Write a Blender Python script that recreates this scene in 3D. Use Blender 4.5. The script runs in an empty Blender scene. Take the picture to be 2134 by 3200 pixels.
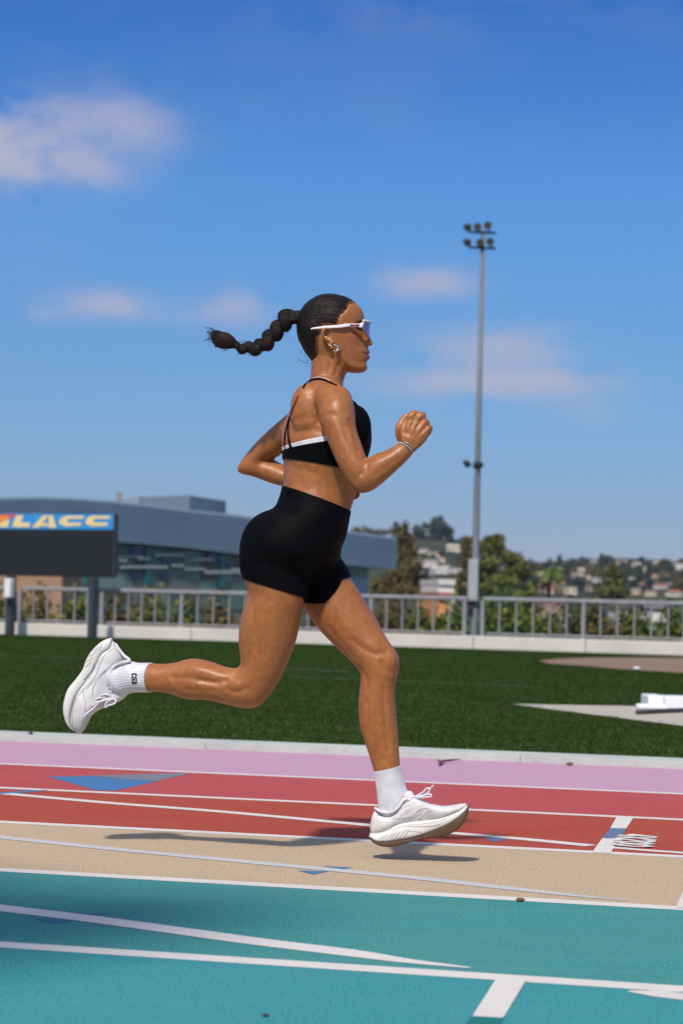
import bpy, bmesh, math, random
import numpy as np
from mathutils import Vector, Matrix, noise as mnoise
from mathutils.bvhtree import BVHTree

random.seed(7)
rng = np.random.default_rng(7)
sc = bpy.context.scene
COL = sc.collection
rad = math.radians

# ---------------------------------------------------------------- camera
FPX, CX, CY = 7556.0, 1067.0, 1600.0        # 85 mm on a 36 mm tall frame of 3200 px
CAM_H = 0.706
PITCH, ROLL = math.atan(287.0 / FPX), rad(1.4)
R3 = (Matrix.Rotation(math.pi / 2 + PITCH, 3, 'X') @ Matrix.Rotation(ROLL, 3, 'Z'))
cam_data = bpy.data.cameras.new('camera')
cam = bpy.data.objects.new('camera', cam_data)
COL.objects.link(cam)
cam.matrix_world = Matrix.Translation((0, 0, CAM_H)) @ R3.to_4x4()
cam_data.sensor_fit = 'VERTICAL'
cam_data.sensor_height = 36.0
cam_data.lens = 85.0
cam_data.clip_start = 0.05
cam_data.clip_end = 6000
cam_data.dof.use_dof = True
cam_data.dof.focus_distance = 6.68
cam_data.dof.aperture_fstop = 6.3
sc.camera = cam

# ---------------------------------------------------------------- world and sun
SUN_EL, SUN_AZ = rad(48.5), rad(17.0)          # sun behind the camera, a little to its left
sun_dir = Vector((-math.sin(SUN_AZ) * math.cos(SUN_EL), -math.cos(SUN_AZ) * math.cos(SUN_EL), math.sin(SUN_EL)))
world = bpy.data.worlds.new('World')
sc.world = world
world.use_nodes = True
wt = world.node_tree
wt.nodes.clear()


def N(tree, kind, **kw):
    n = tree.nodes.new(kind)
    for k, v in kw.items():
        if k in ('inputs',):
            for kk, vv in v.items():
                n.inputs[kk].default_value = vv
        else:
            setattr(n, k, v)
    return n


def math_node(tree, op, a, b=None, c=None, clamp=False):
    n = tree.nodes.new('ShaderNodeMath')
    n.operation = op
    n.use_clamp = clamp
    for i, v in enumerate((a, b, c)):
        if v is None:
            continue
        if isinstance(v, (int, float)):
            n.inputs[i].default_value = v
        else:
            tree.links.new(v, n.inputs[i])
    return n.outputs[0]


def mix_color(tree, fac, a, b, blend='MIX'):
    n = tree.nodes.new('ShaderNodeMix')
    n.data_type = 'RGBA'
    n.blend_type = blend
    for sock, v in ((n.inputs[0], fac), (n.inputs[6], a), (n.inputs[7], b)):
        if isinstance(v, (int, float)):
            sock.default_value = v
        elif isinstance(v, (tuple, list)):
            sock.default_value = (*v[:3], 1)
        else:
            tree.links.new(v, sock)
    return n.outputs[2]


sky = N(wt, 'ShaderNodeTexSky', sky_type='NISHITA')
sky.sun_disc = False
sky.sun_elevation = SUN_EL
sky.sun_rotation = math.atan2(sun_dir.x, sun_dir.y)
sky.altitude = 100
sky.air_density = 1.0
sky.dust_density = 0.6
sky.ozone_density = 2.5
SKY_STRENGTH = 0.144


def build_world():
    L = wt.links.new
    tc = N(wt, 'ShaderNodeTexCoord')
    sep = N(wt, 'ShaderNodeSeparateXYZ')
    L(tc.outputs['Generated'], sep.inputs[0])
    # deeper blue where the camera looks; overhead brightened and warmed to fill the shadows
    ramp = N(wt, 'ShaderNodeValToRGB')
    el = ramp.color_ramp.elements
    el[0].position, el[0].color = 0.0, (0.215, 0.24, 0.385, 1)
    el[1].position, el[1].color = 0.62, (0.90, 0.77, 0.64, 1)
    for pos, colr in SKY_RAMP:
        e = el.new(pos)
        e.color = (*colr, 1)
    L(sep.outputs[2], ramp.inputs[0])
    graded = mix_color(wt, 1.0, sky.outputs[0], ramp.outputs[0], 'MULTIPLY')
    # soft clouds: elongated masses broken up by noise, in direction space
    mp = N(wt, 'ShaderNodeMapping')
    mp.inputs['Scale'].default_value = (1, 1, 1.7)
    L(tc.outputs['Generated'], mp.inputs[0])
    nz = N(wt, 'ShaderNodeTexNoise')
    nz.inputs['Scale'].default_value = 19
    nz.inputs['Detail'].default_value = 7
    nz.inputs['Roughness'].default_value = 0.6
    L(mp.outputs[0], nz.inputs['Vector'])
    total = None
    for (px, py, rx, ry, amt) in CLOUDS:
        d = (R3 @ Vector(((px - CX) / FPX, -(py - CY) / FPX, -1))).normalized()
        ax = math_node(wt, 'DIVIDE', math_node(wt, 'SUBTRACT', sep.outputs[0], d.x), rx / FPX)
        az = math_node(wt, 'DIVIDE', math_node(wt, 'SUBTRACT', sep.outputs[2], d.z), ry / FPX)
        ay = math_node(wt, 'GREATER_THAN', sep.outputs[1], 0.0)
        r2 = math_node(wt, 'ADD', math_node(wt, 'MULTIPLY', ax, ax), math_node(wt, 'MULTIPLY', az, az))
        m = math_node(wt, 'MULTIPLY', math_node(wt, 'EXPONENT', math_node(wt, 'MULTIPLY', r2, -1.0)), ay)
        m = math_node(wt, 'MULTIPLY', m, amt)
        total = m if total is None else math_node(wt, 'ADD', total, m)
    # thin clouds elsewhere on the dome too
    nb = N(wt, 'ShaderNodeTexNoise')
    nb.inputs['Scale'].default_value = 2.2
    nb.inputs['Detail'].default_value = 3
    L(mp.outputs[0], nb.inputs['Vector'])
    wisps = math_node(wt, 'MULTIPLY', math_node(wt, 'SUBTRACT', nb.outputs[0], 0.44, clamp=True), math_node(wt, 'MULTIPLY_ADD', sep.outputs[2], 3.2, 0.15, clamp=False))
    total = math_node(wt, 'ADD', total, wisps)
    brk = N(wt, 'ShaderNodeMapRange')
    brk.inputs[1].default_value, brk.inputs[2].default_value = 0.40, 0.60
    brk.inputs[3].default_value, brk.inputs[4].default_value = 0.0, 1.3
    L(math_node(wt, 'ADD', nz.outputs[0], math_node(wt, 'MULTIPLY', math_node(wt, 'MINIMUM', total, 1.3), 0.07)), brk.inputs[0])
    fac = math_node(wt, 'MULTIPLY', total, brk.outputs[0])
    fac = math_node(wt, 'SUBTRACT', 1.0, math_node(wt, 'EXPONENT', math_node(wt, 'MULTIPLY', fac, -0.95)), clamp=True)
    cloudy = mix_color(wt, fac, graded, CLOUD_COL)
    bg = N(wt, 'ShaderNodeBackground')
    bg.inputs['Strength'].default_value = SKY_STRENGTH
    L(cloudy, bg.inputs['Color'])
    out = N(wt, 'ShaderNodeOutputWorld')
    L(bg.outputs[0], out.inputs[0])


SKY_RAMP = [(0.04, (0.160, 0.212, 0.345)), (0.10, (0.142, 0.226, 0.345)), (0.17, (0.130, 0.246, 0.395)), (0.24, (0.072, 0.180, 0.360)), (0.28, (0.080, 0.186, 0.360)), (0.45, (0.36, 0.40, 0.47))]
CLOUD_COL = (1.74, 1.72, 2.18)
CLOUDS = [(30, 465, 240, 80, 1.3), (330, 370, 160, 78, 0.8), (230, 530, 170, 50, 0.8), (-200, 440, 280, 120, 1.2), (90, 330, 130, 40, .3), (450, 420, 120, 60, .35),
          (1330, 885, 130, 46, 1.0), (350, 955, 140, 44, 0.9), (720, 960, 140, 55, 0.7), (1560, 1085, 230, 62, .85),
          (1440, 1195, 260, 44, 1.0), (1760, 1190, 220, 46, .7), (1200, 40, 220, 60, 0.10), (1840, 1290, 110, 40, 0.35), (140, 980, 80, 26, .35)]
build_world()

sun_data = bpy.data.lights.new('sun', 'SUN')
sun = bpy.data.objects.new('sun', sun_data)
COL.objects.link(sun)
sun_data.energy = 2.2
sun_data.angle = rad(3.0)
sun_data.color = (1.0, 0.90, 0.78)
sun.rotation_euler = sun_dir.to_track_quat('Z', 'Y').to_euler()

sc.view_settings.view_transform = 'Standard'
sc.view_settings.look = 'None'
sc.view_settings.exposure = 0.90
sc.view_settings.gamma = 1.0
sc.view_settings.use_curve_mapping = False
sc.cycles.use_denoising = True
sc.cycles.max_bounces = 8
sc.cycles.transparent_max_bounces = 12


# ---------------------------------------------------------------- pixel geometry
def ray(px, py):
    return R3 @ Vector(((px - CX) / FPX, -(py - CY) / FPX, -1.0))


def P(px, py, Y):
    d = ray(px, py)
    t = Y / d.y
    return Vector((d.x * t, Y, CAM_H + d.z * t))


def G(px, py, z=0.0):
    d = ray(px, py)
    t = (z - CAM_H) / d.z
    return Vector((d.x * t, d.y * t, z))


# ---------------------------------------------------------------- object helpers
def tag(o, label=None, cat=None, group=None, kind=None):
    if label:
        o['label'] = label
    if cat:
        o['category'] = cat
    if group:
        o['group'] = group
    if kind:
        o['kind'] = kind
    return o


def link(name, me, mat=None, parent=None):
    o = bpy.data.objects.new(name, me)
    COL.objects.link(o)
    if mat is not None and me is not None and not me.materials:
        me.materials.append(mat)
    if parent is not None:
        o.parent = parent
        o.matrix_parent_inverse = parent.matrix_basis.inverted()
    return o


def empty(name, loc=(0, 0, 0), rz=0.0):
    o = bpy.data.objects.new(name, None)
    o.empty_display_size = 0.2
    COL.objects.link(o)
    o.location = loc
    o.rotation_euler = (0, 0, rz)
    return o


def mesh_np(name, V, Fc, mat=None, parent=None, smooth=False):
    me = bpy.data.meshes.new(name)
    me.from_pydata([tuple(v) for v in V], [], [tuple(f) for f in Fc])
    me.update()
    if smooth:
        me.shade_smooth()
    return link(name, me, mat, parent)


def from_bm(name, bm, mat=None, parent=None, smooth=False):
    me = bpy.data.meshes.new(name)
    bm.to_mesh(me)
    bm.free()
    if smooth:
        me.shade_smooth()
    return link(name, me, mat, parent)


def add_box(bm, c, s, rz=0.0, bevel=0.0, M=None):
    r = bmesh.ops.create_cube(bm, size=1.0)
    m = Matrix.Translation(c) @ Matrix.Rotation(rz, 4, 'Z') @ Matrix.Diagonal((*s, 1))
    if M is not None:
        m = M @ m
    bmesh.ops.transform(bm, matrix=m, verts=r['verts'])
    if bevel > 0:
        ed = {e for v in r['verts'] for e in v.link_edges}
        bmesh.ops.bevel(bm, geom=list(ed), offset=bevel, segments=1, affect='EDGES', profile=0.5)


def box(name, c, s, mat, parent=None, rz=0.0, bevel=0.0):
    bm = bmesh.new()
    add_box(bm, c, s, rz, bevel)
    return from_bm(name, bm, mat, parent)


def tube_np(pts, radii, n=10, cap=True):
    """closed tube along a polyline; radii one per point (or (r1, r2))"""
    pts = [Vector(p) for p in pts]
    V, Fc = [], []
    prev = None
    for i, p in enumerate(pts):
        t = (pts[min(i + 1, len(pts) - 1)] - pts[max(i - 1, 0)]).normalized()
        if prev is None:
            a = Vector((0, 0, 1)) if abs(t.z) < 0.9 else Vector((1, 0, 0))
            u = t.cross(a).normalized()
        else:
            u = (prev - t * prev.dot(t)).normalized()
        prev = u
        w = t.cross(u)
        r = radii[i] if hasattr(radii, '__len__') else radii
        for k in range(n):
            a = 2 * math.pi * k / n
            V.append(p + u * (math.cos(a) * r) + w * (math.sin(a) * r))
    for i in range(len(pts) - 1):
        for k in range(n):
            a, b = i * n + k, i * n + (k + 1) % n
            Fc.append((a, b, b + n, a + n))
    if cap:
        Fc.append(tuple(range(n - 1, -1, -1)))
        Fc.append(tuple(range((len(pts) - 1) * n, len(pts) * n)))
    return V, Fc


def tube(name, pts, radii, mat, parent=None, n=10, smooth=True):
    V, Fc = tube_np(pts, radii, n)
    return mesh_np(name, V, Fc, mat, parent, smooth)


def merge(parts):
    V, Fc = [], []
    for v, f in parts:
        o = len(V)
        V.extend(v)
        Fc.extend([tuple(i + o for i in q) for q in f])
    return V, Fc


def catmull(arr, sub):
    """arr (n, k) -> dense rows through every row"""
    A = np.asarray(arr, float)
    n = len(A)
    out = []
    for i in range(n - 1):
        p0, p1, p2, p3 = A[max(i - 1, 0)], A[i], A[i + 1], A[min(i + 2, n - 1)]
        for k in range(sub):
            t = k / sub
            out.append(0.5 * (2 * p1 + (p2 - p0) * t + (2 * p0 - 5 * p1 + 4 * p2 - p3) * t * t + (3 * p1 - p0 - 3 * p2 + p3) * t ** 3))
    out.append(A[-1])
    return np.array(out)


# ---------------------------------------------------------------- materials
def new_mat(name):
    m = bpy.data.materials.new(name)
    m.use_nodes = True
    t = m.node_tree
    return m, t, t.nodes['Principled BSDF']


def coords(t, kind='Object', scale=(1, 1, 1), rz=0.0):
    tc = t.nodes.new('ShaderNodeTexCoord')
    mp = t.nodes.new('ShaderNodeMapping')
    mp.inputs['Scale'].default_value = scale
    mp.inputs['Rotation'].default_value = (0, 0, rz)
    t.links.new(tc.outputs[kind], mp.inputs[0])
    return mp.outputs[0]


def noise_tex(t, vec, scale, detail=3, rough=0.55):
    n = t.nodes.new('ShaderNodeTexNoise')
    n.inputs['Scale'].default_value = scale
    n.inputs['Detail'].default_value = detail
    n.inputs['Roughness'].default_value = rough
    t.links.new(vec, n.inputs['Vector'])
    return n.outputs[0]


def remap(t, v, a, b, c=0.0, d=1.0):
    n = t.nodes.new('ShaderNodeMapRange')
    for i, x in enumerate((a, b, c, d)):
        n.inputs[i + 1].default_value = x
    t.links.new(v, n.inputs[0])
    return n.outputs[0]


def bump(t, bsdf, h, dist, strength=1.0):
    b = t.nodes.new('ShaderNodeBump')
    b.inputs['Distance'].default_value = dist
    b.inputs['Strength'].default_value = strength
    t.links.new(h, b.inputs['Height'])
    t.links.new(b.outputs[0], bsdf.inputs['Normal'])


def plain(name, col, rough=0.6, var=0.18, scale=6.0, metallic=0.0, bumpd=0.0, bscale=60.0, spec=0.5):
    """base colour with two scales of uneven tone, and fine relief"""
    m, t, b = new_mat(name)
    v = coords(t)
    n1 = noise_tex(t, v, scale, 4)
    n2 = noise_tex(t, v, scale * 9, 2)
    s = math_node(t, 'ADD', math_node(t, 'MULTIPLY', n1, 0.7), math_node(t, 'MULTIPLY', n2, 0.3))
    f = remap(t, s, 0.3, 0.7)
    lo = [c * (1 - var) for c in col]
    hi = [min(1, c * (1 + var)) for c in col]
    t.links.new(mix_color(t, f, lo, hi), b.inputs['Base Color'])
    b.inputs['Roughness'].default_value = rough
    b.inputs['Metallic'].default_value = metallic
    b.inputs['Specular IOR Level'].default_value = spec
    if bumpd > 0:
        bump(t, b, noise_tex(t, v, bscale, 3), bumpd)
    return m
# ======================================================================= SETTING
TRK = rad(15.3)                                   # the track runs to the right and towards the camera
UT = Vector((math.cos(TRK), -math.sin(TRK), 0))   # along the lanes
NT = Vector((math.sin(TRK), math.cos(TRK), 0))    # away from the camera, across the lanes


def track_pt(a, s, z=0.0):
    return UT * a + NT * s + Vector((0, 0, z))


def track_mat(name, col, var=0.12, streak=0.16):
    m, t, b = new_mat(name)
    v = coords(t)
    vs = coords(t, 'Object', (2.0, 26.0, 1.0), TRK)
    grain = noise_tex(t, v, 170, 2, 0.7)
    fine = noise_tex(t, v, 60, 3, 0.7)
    big = noise_tex(t, v, 1.6, 5, 0.6)
    st = noise_tex(t, vs, 3.0, 6, 0.7)
    c = mix_color(t, remap(t, grain, 0.32, 0.68), [x * (1 - var * 4.2) for x in col], [min(1, x * (1 + var * 3.4)) for x in col])
    c = mix_color(t, remap(t, fine, 0.56, 0.70, 0, 0.5), c, [x * 0.55 for x in col])
    c = mix_color(t, remap(t, st, 0.42, 0.66, 0, streak * 1.6), c, [x * 0.62 + 0.01 for x in col])
    c = mix_color(t, remap(t, big, 0.4, 0.66, 0, 0.36), c, [x * 0.8 + 0.035 for x in col])
    scuff = noise_tex(t, coords(t, 'Object', (3.0, 60.0, 1.0), TRK), 4.2, 2, 0.5)
    c = mix_color(t, remap(t, scuff, 0.66, 0.73, 0, 0.55), c, [x * 0.35 for x in col])
    dash = noise_tex(t, coords(t, 'Object', (9.0, 70.0, 1.0), TRK), 3.0, 3, 0.6)
    c = mix_color(t, remap(t, dash, 0.60, 0.68, 0, 0.42), c, [x * 0.45 for x in col])
    pale = noise_tex(t, coords(t, 'Object', (1.0, 7.0, 1.0), TRK), 1.1, 5, 0.65)
    c = mix_color(t, remap(t, pale, 0.50, 0.72, 0, 0.30), c, [x * 0.85 + 0.07 for x in col])
    t.links.new(c, b.inputs['Base Color'])
    b.inputs['Roughness'].default_value = 0.85
    b.inputs['Specular IOR Level'].default_value = 0.15
    h = math_node(t, 'ADD', grain, math_node(t, 'MULTIPLY', fine, 1.2))
    bump(t, b, h, 0.0060, 0.9)
    return m


def sheet(name, quad, mat, kind='structure', nx=1, parent=None):
    V, Fc = [], []
    a, b_, c, d = [Vector(q) for q in quad]
    for i in range(nx + 1):
        f = i / nx
        V += [a.lerp(b_, f), d.lerp(c, f)]
    for i in range(nx):
        Fc.append((2 * i, 2 * i + 2, 2 * i + 3, 2 * i + 1))
    o = mesh_np(name, V, Fc, mat, parent)
    if kind:
        o['kind'] = kind
    return o


def lane(name, s0, s1, mat, z=0.0, label=None):
    o = sheet(name, [track_pt(-45, s0, z), track_pt(45, s0, z), track_pt(45, s1, z), track_pt(-45, s1, z)], mat, nx=1)
    if label:
        o['label'] = label
    return o


S_GRASS, S_KERB, S_PINK, S_RED, S_ORANGE, S_TAN, S_TEAL = 11.28, 10.96, 9.459, 8.286, 7.039, 5.814, 4.574
M_pink = track_mat('pink_track', (0.56, 0.335, 0.47), 0.09, 0.10)
M_red = track_mat('rose_track', (0.48, 0.084, 0.090), 0.12, 0.12)
M_orange = track_mat('brick_red_track', (0.43, 0.073, 0.044), 0.12, 0.14)
M_tan = track_mat('tan_track', (0.565, 0.435, 0.290), 0.11, 0.18)
M_teal = track_mat('teal_track', (0.062, 0.300, 0.300), 0.13, 0.22)
M_teal2 = track_mat('turquoise_track', (0.050, 0.315, 0.345), 0.13, 0.2)
lane('running_track_lane', S_PINK, S_KERB, M_pink, 0, 'pink outermost strip of the running track beside the grass')
lane('running_track_lane', S_RED, S_PINK, M_red, 0, 'rose red lane with a big blue triangle')
lane('running_track_lane', S_ORANGE, S_RED, M_orange, 0, 'brick red lane with lettering and a crossbar')
lane('running_track_lane', S_TAN, S_ORANGE, M_tan, 0, 'tan lane under the runner')
lane('running_track_lane', S_TEAL, S_TAN, M_teal, 0, 'teal lane in front of the tan lane')
lane('running_track_lane', 3.33, S_TEAL, M_teal2, 0, 'turquoise lane nearest the camera')
lane('running_track_lane', 2.09, 3.33, M_tan, 0)
lane('running_track_lane', 0.85, 2.09, M_orange, 0)
lane('running_track_lane', -0.39, 0.85, M_red, 0)
M_apron = plain('apron_concrete', (0.36, 0.35, 0.33), 0.9, 0.15, 2)
lane('apron', -40, -0.39, M_apron)


def paint_mat(name, col, worn=0.25):
    m, t, b = new_mat(name)
    v = coords(t)
    g = noise_tex(t, v, 170, 2, 0.7)
    w = noise_tex(t, v, 9, 5, 0.7)
    c = mix_color(t, remap(t, g, 0.3, 0.7), [x * 0.86 for x in col], [min(1, x * 1.08) for x in col])
    c = mix_color(t, remap(t, w, 0.5, 0.75, 0, worn), c, [x * 0.6 for x in col])
    t.links.new(c, b.inputs['Base Color'])
    b.inputs['Roughness'].default_value = 0.75
    bump(t, b, g, 0.002, 0.7)
    return m


M_line = paint_mat('white_line_paint', (0.66, 0.63, 0.60))
M_line_grey = paint_mat('grey_line_paint', (0.50, 0.50, 0.52), 0.35)
M_blue = paint_mat('blue_mark_paint', (0.045, 0.16, 0.36), 0.2)
M_bluegrey = paint_mat('slate_mark_paint', (0.17, 0.175, 0.22), 0.2)
M_dblue = paint_mat('deep_blue_mark_paint', (0.025, 0.115, 0.27), 0.2)
M_green = paint_mat('green_mark_paint', (0.0, 0.15, 0.14), 0.2)


def track_line(name, s, w=0.06):
    o = lane(name, s - w / 2, s + w / 2, M_line, 0.0006)
    return o


for s_, w_ in ((S_PINK, .066), (S_RED, .066), (S_ORANGE, .068), (S_TAN, .074), (S_TEAL, .078), (3.33, .06), (2.09, .06), (0.85, .06)):
    track_line('lane_line', s_, w_)


def ribbon(name, pix, w0, w1, mat, z=0.0012, sub=6):
    pts = [G(x, y) for x, y in pix]
    A = catmull([(p.x, p.y) for p in pts], sub)
    V, Fc = [], []
    n = len(A)
    for i in range(n):
        t = A[min(i + 1, n - 1)] - A[max(i - 1, 0)]
        t /= max(1e-9, np.hypot(*t))
        nn = np.array([-t[1], t[0]])
        f_ = i / (n - 1)
        w = (w0 + (w1 - w0) * (max(0, (f_ - .72) / .28) if w1 < w0 else min(1, f_ / .35))) / 2
        for sgn in (1, -1):
            q = A[i] + nn * w * sgn
            V.append((q[0], q[1], z))
    for i in range(n - 1):
        Fc.append((2 * i, 2 * i + 1, 2 * i + 3, 2 * i + 2))
    o = mesh_np(name, V, Fc, mat)
    o['kind'] = 'structure'
    return o


def patch(name, pix, mat, z=0.004):
    V = [G(x, y, z) for x, y in pix]
    bm = bmesh.new()
    f = bm.faces.new([bm.verts.new(v) for v in V])
    if f.normal.z < 0:
        f.normal_flip()
    bmesh.ops.triangulate(bm, faces=[f])
    o = from_bm(name, bm, mat)
    o['kind'] = 'structure'
    return o


def k5(x, y):
    return (x / 1.4695, 2200 + y / 1.4695)


def k6(x, y):
    return (1067 + x / 1.4695, 2200 + y / 1.4695)


# the bending break line in the brick red lane, the grey one in the tan lane, the white one in the teal lane
ribbon('break_line', [k5(30, 413), k5(500, 455), k5(1000, 494), k5(1568, 546), k6(500, 593), k6(800, 618), k6(1145, 652)], .066, .066, M_line)
ribbon('break_line', [k6(1245, 660), k6(1400, 673), k6(1568, 685), k6(1800, 703)], .05, .03, M_line)
ribbon('break_line', [k5(-200, 590), k5(0, 612), k5(500, 665), k5(1000, 713), k5(1568, 767), k6(400, 806), k6(800, 851), k6(1100, 884), k6(1310, 903)], .066, .012, M_line_grey)
ribbon('break_line', [k5(-300, 900), k5(0, 938), k5(400, 986), k5(800, 1040), k5(1200, 1095), k5(1568, 1140), k6(300, 1182), k6(590, 1213)], .088, .012, M_line)
ribbon('break_line', [k6(1315, 1321), k6(1440, 1331), k6(1568, 1347), k6(1800, 1372)], .01, .07, M_line)
patch('crossbar', [k6(1262, 519), k6(1338, 523), k6(1306, 571), k6(1232, 569)], M_line, 0.0018)
patch('crossbar', [k6(1232, 569), k6(1306, 571), k6(1277, 618), k6(1196, 616)], M_bluegrey if False else paint_mat('crossbar_blue', (0.10, 0.155, 0.27), .2), 0.0018)
patch('crossbar', [k6(1196, 616), k6(1277, 618), k6(1232, 685), k6(1149, 681)], M_line, 0.0018)
patch('crossbar', [k6(716, 1250), k6(850, 1262), k6(742, 1440), k6(600, 1432)], M_line, 0.0018)
patch('crossbar', [k6(600, 1432), k6(742, 1440), k6(650, 1600), k6(470, 1590)], M_green, 0.0018)
patch('crossbar', [k6(1600, 780), k6(1680, 785), k6(1640, 940), k6(1534, 934)], M_line, 0.0018)
patch('blue_triangle', [k5(220, 333), k5(410, 330), k5(610, 349), k5(722, 355), k5(520, 399), k5(440, 395)], M_blue, 0.0009)
patch('blue_triangle', [k5(410, 329), k5(650, 321), k5(880, 316), k5(722, 354), k5(610, 348)], M_bluegrey, 0.0009)
patch('blue_triangle', [k5(-40, 416), k5(0, 407), k5(120, 397), k5(225, 394), k5(190, 400), k5(70, 411), k5(0, 415)], M_blue, 0.0009)
patch('blue_triangle', [k5(1365, 764), k5(1507, 768), k5(1440, 783)], M_blue, 0.0009)
patch('blue_triangle', [k5(1483, 744), k6(50, 750), k6(0, 759), k5(1540, 753)], M_blue, 0.0009)
patch('blue_triangle', [k6(648, 615), k6(758, 621), k6(700, 631)], M_blue, 0.0009)
patch('blue_triangle', [k5(318, 956), k5(492, 962), k5(410, 979)], M_dblue, 0.0009)
patch('blue_triangle', [k5(158, 986), k5(345, 993), k5(250, 1009)], M_dblue, 0.0009)


# lettering along the lane: 4X200, its tops towards the right of the picture
def lettering():
    glyphs = {'4': [((.75, 0), (.75, 1)), ((.75, 1), (.05, .32)), ((.05, .32), (1, .32))],
              'X': [((0, 0), (1, 1)), ((1, 0), (0, 1))],
              '2': [((0, .78), (.2, .96)), ((.2, .96), (.5, 1)), ((.5, 1), (.85, .92)), ((.85, .92), (.92, .7)), ((.92, .7), (0, 0)), ((0, 0), (1, 0))],
              '0': [((.5, 0), (.12, .2)), ((.12, .2), (.0, .5)), ((.0, .5), (.12, .8)), ((.12, .8), (.5, 1)), ((.5, 1), (.88, .8)), ((.88, .8), (1, .5)), ((1, .5), (.88, .2)), ((.88, .2), (.5, 0))]}
    c = lambda x, y: (1820 + x / 4.994, 2530 + y / 4.994)
    # corners: reading origin at far-left (first glyph's base), reading down towards the camera, tops to the right
    o = G(*c(605, 385))
    e_read = G(*c(488, 585)) - o
    e_up = G(*c(1128, 412)) - o
    n = 5
    step = 1.0 / (n - 0.12)
    bm = bmesh.new()
    for i, ch in enumerate('4X200'):
        for (a, b_) in glyphs[ch]:
            pa = o + e_read * ((i + a[0] * .74) * step) + e_up * a[1]
            pb = o + e_read * ((i + b_[0] * .74) * step) + e_up * b_[1]
            d = (pb - pa).normalized()
            nn = Vector((-d.y, d.x, 0)) * 0.0125
            q = [pa - d * .008 + nn, pa - d * .008 - nn, pb + d * .008 - nn, pb + d * .008 + nn]
            bm.faces.new([bm.verts.new(v + Vector((0, 0, 0.0022 + 0.0001 * len(bm.faces)))) for v in q])
    for f in bm.faces:
        if f.normal.z < 0:
            f.normal_flip()
    r = from_bm('lane_lettering', bm, M_line)
    r['kind'] = 'structure'
    r['label'] = 'white 4X200 lettering painted in the brick red lane'


lettering()

# ------------------------------------------------------------ kerb strip and grass
M_kerb = plain('kerb_concrete', (0.44, 0.47, 0.44), 0.9, 0.16, 3.0, bumpd=0.004, bscale=90)
a0 = -45.0
k_i = 0
for k in range(-8, 12):
    # cast lengths with open joints
    L0, L1 = k * 1.52 - 0.6, k * 1.52 + 1.52 - 0.6 - 0.002
    bm = bmesh.new()
    c_ = track_pt((L0 + L1) / 2, (S_KERB + S_GRASS) / 2, 0.005)
    add_box(bm, c_, (L1 - L0, S_GRASS - S_KERB, 0.05), -TRK, 0.0009)
    o = from_bm('kerb_stone', bm, M_kerb)
    o['kind'] = 'structure'

m, t, b = new_mat('turf')
v = coords(t)
n_big, n_mid, n_fine = noise_tex(t, v, .8, 4), noise_tex(t, coords(t, 'Object', (1, .35, 1)), 14, 4, .65), noise_tex(t, v, 120, 2, .7)
GR = [(0.021, 0.048, 0.008), (0.052, 0.096, 0.018)]
c = mix_color(t, remap(t, n_fine, .3, .7), GR[0], GR[1])
c = mix_color(t, remap(t, n_mid, .35, .65, 0, .55), c, (0.012, 0.027, 0.008))
c = mix_color(t, remap(t, n_big, .4, .7, 0, .35), c, (0.040, 0.058, 0.018))
t.links.new(c, b.inputs['Base Color'])
b.inputs['Roughness'].default_value = 1.0
b.inputs['Specular IOR Level'].default_value = 0.0
bump(t, b, n_fine, 0.03)
M_turf = m
F0, F1 = G(0, 1981), G(2134, 2048)
FD = (F1 - F0).normalized()
FNRM = Vector((FD.y, -FD.x, 0))                        # towards the camera
if FNRM.y > 0:
    FNRM = -FNRM


def fence_pt(px, off=0.0, z=0.0):
    """point of the fence line seen in column px (at the horizon), moved off towards the camera"""
    hy = 1887 + (px - CX) * math.tan(ROLL)
    d = ray(px, hy)
    o = F0 + FNRM * off
    # solve d.xy * t on the line o + FD * k
    det = d.x * (-FD.y) + d.y * FD.x
    tt = (o.x * (-FD.y) + o.y * FD.x) / det
    return Vector((d.x * tt, d.y * tt, z))


ga, gb = track_pt(-45, S_GRASS), track_pt(45, S_GRASS)
sheet('grass_field', [ga, gb, F0 + FD * 70, F0 - FD * 70], M_turf)


def leaf_mat(name, c0, c1, c2=None, rough=0.6, scale=1.4, trans=0.25):
    m, t, b = new_mat(name)
    v = coords(t)
    at = t.nodes.new('ShaderNodeAttribute')
    at.attribute_name = 'tone'
    f = at.outputs['Fac']
    c = mix_color(t, f, c0, c1)
    if c2:
        c = mix_color(t, remap(t, noise_tex(t, v, scale, 3), .5, .7, 0, .8), c, c2)
    t.links.new(c, b.inputs['Base Color'])
    b.inputs['Roughness'].default_value = rough
    b.inputs['Specular IOR Level'].default_value = 0.25
    return m


def tri_cloud(name, V, Fc, tone, mat, parent=None):
    me = bpy.data.meshes.new(name)
    V = np.asarray(V, np.float32)
    Fc = np.asarray(Fc, np.int32)
    n, k = Fc.shape
    me.vertices.add(len(V))
    me.vertices.foreach_set('co', V.ravel())
    me.loops.add(n * k)
    me.loops.foreach_set('vertex_index', Fc.ravel())
    me.polygons.add(n)
    me.polygons.foreach_set('loop_start', np.arange(0, n * k, k, dtype=np.int32))
    at = me.attributes.new('tone', 'FLOAT', 'FACE')
    at.data.foreach_set('value', np.asarray(tone, np.float32))
    me.update()
    me.validate()
    return link(name, me, mat, parent)


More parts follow.
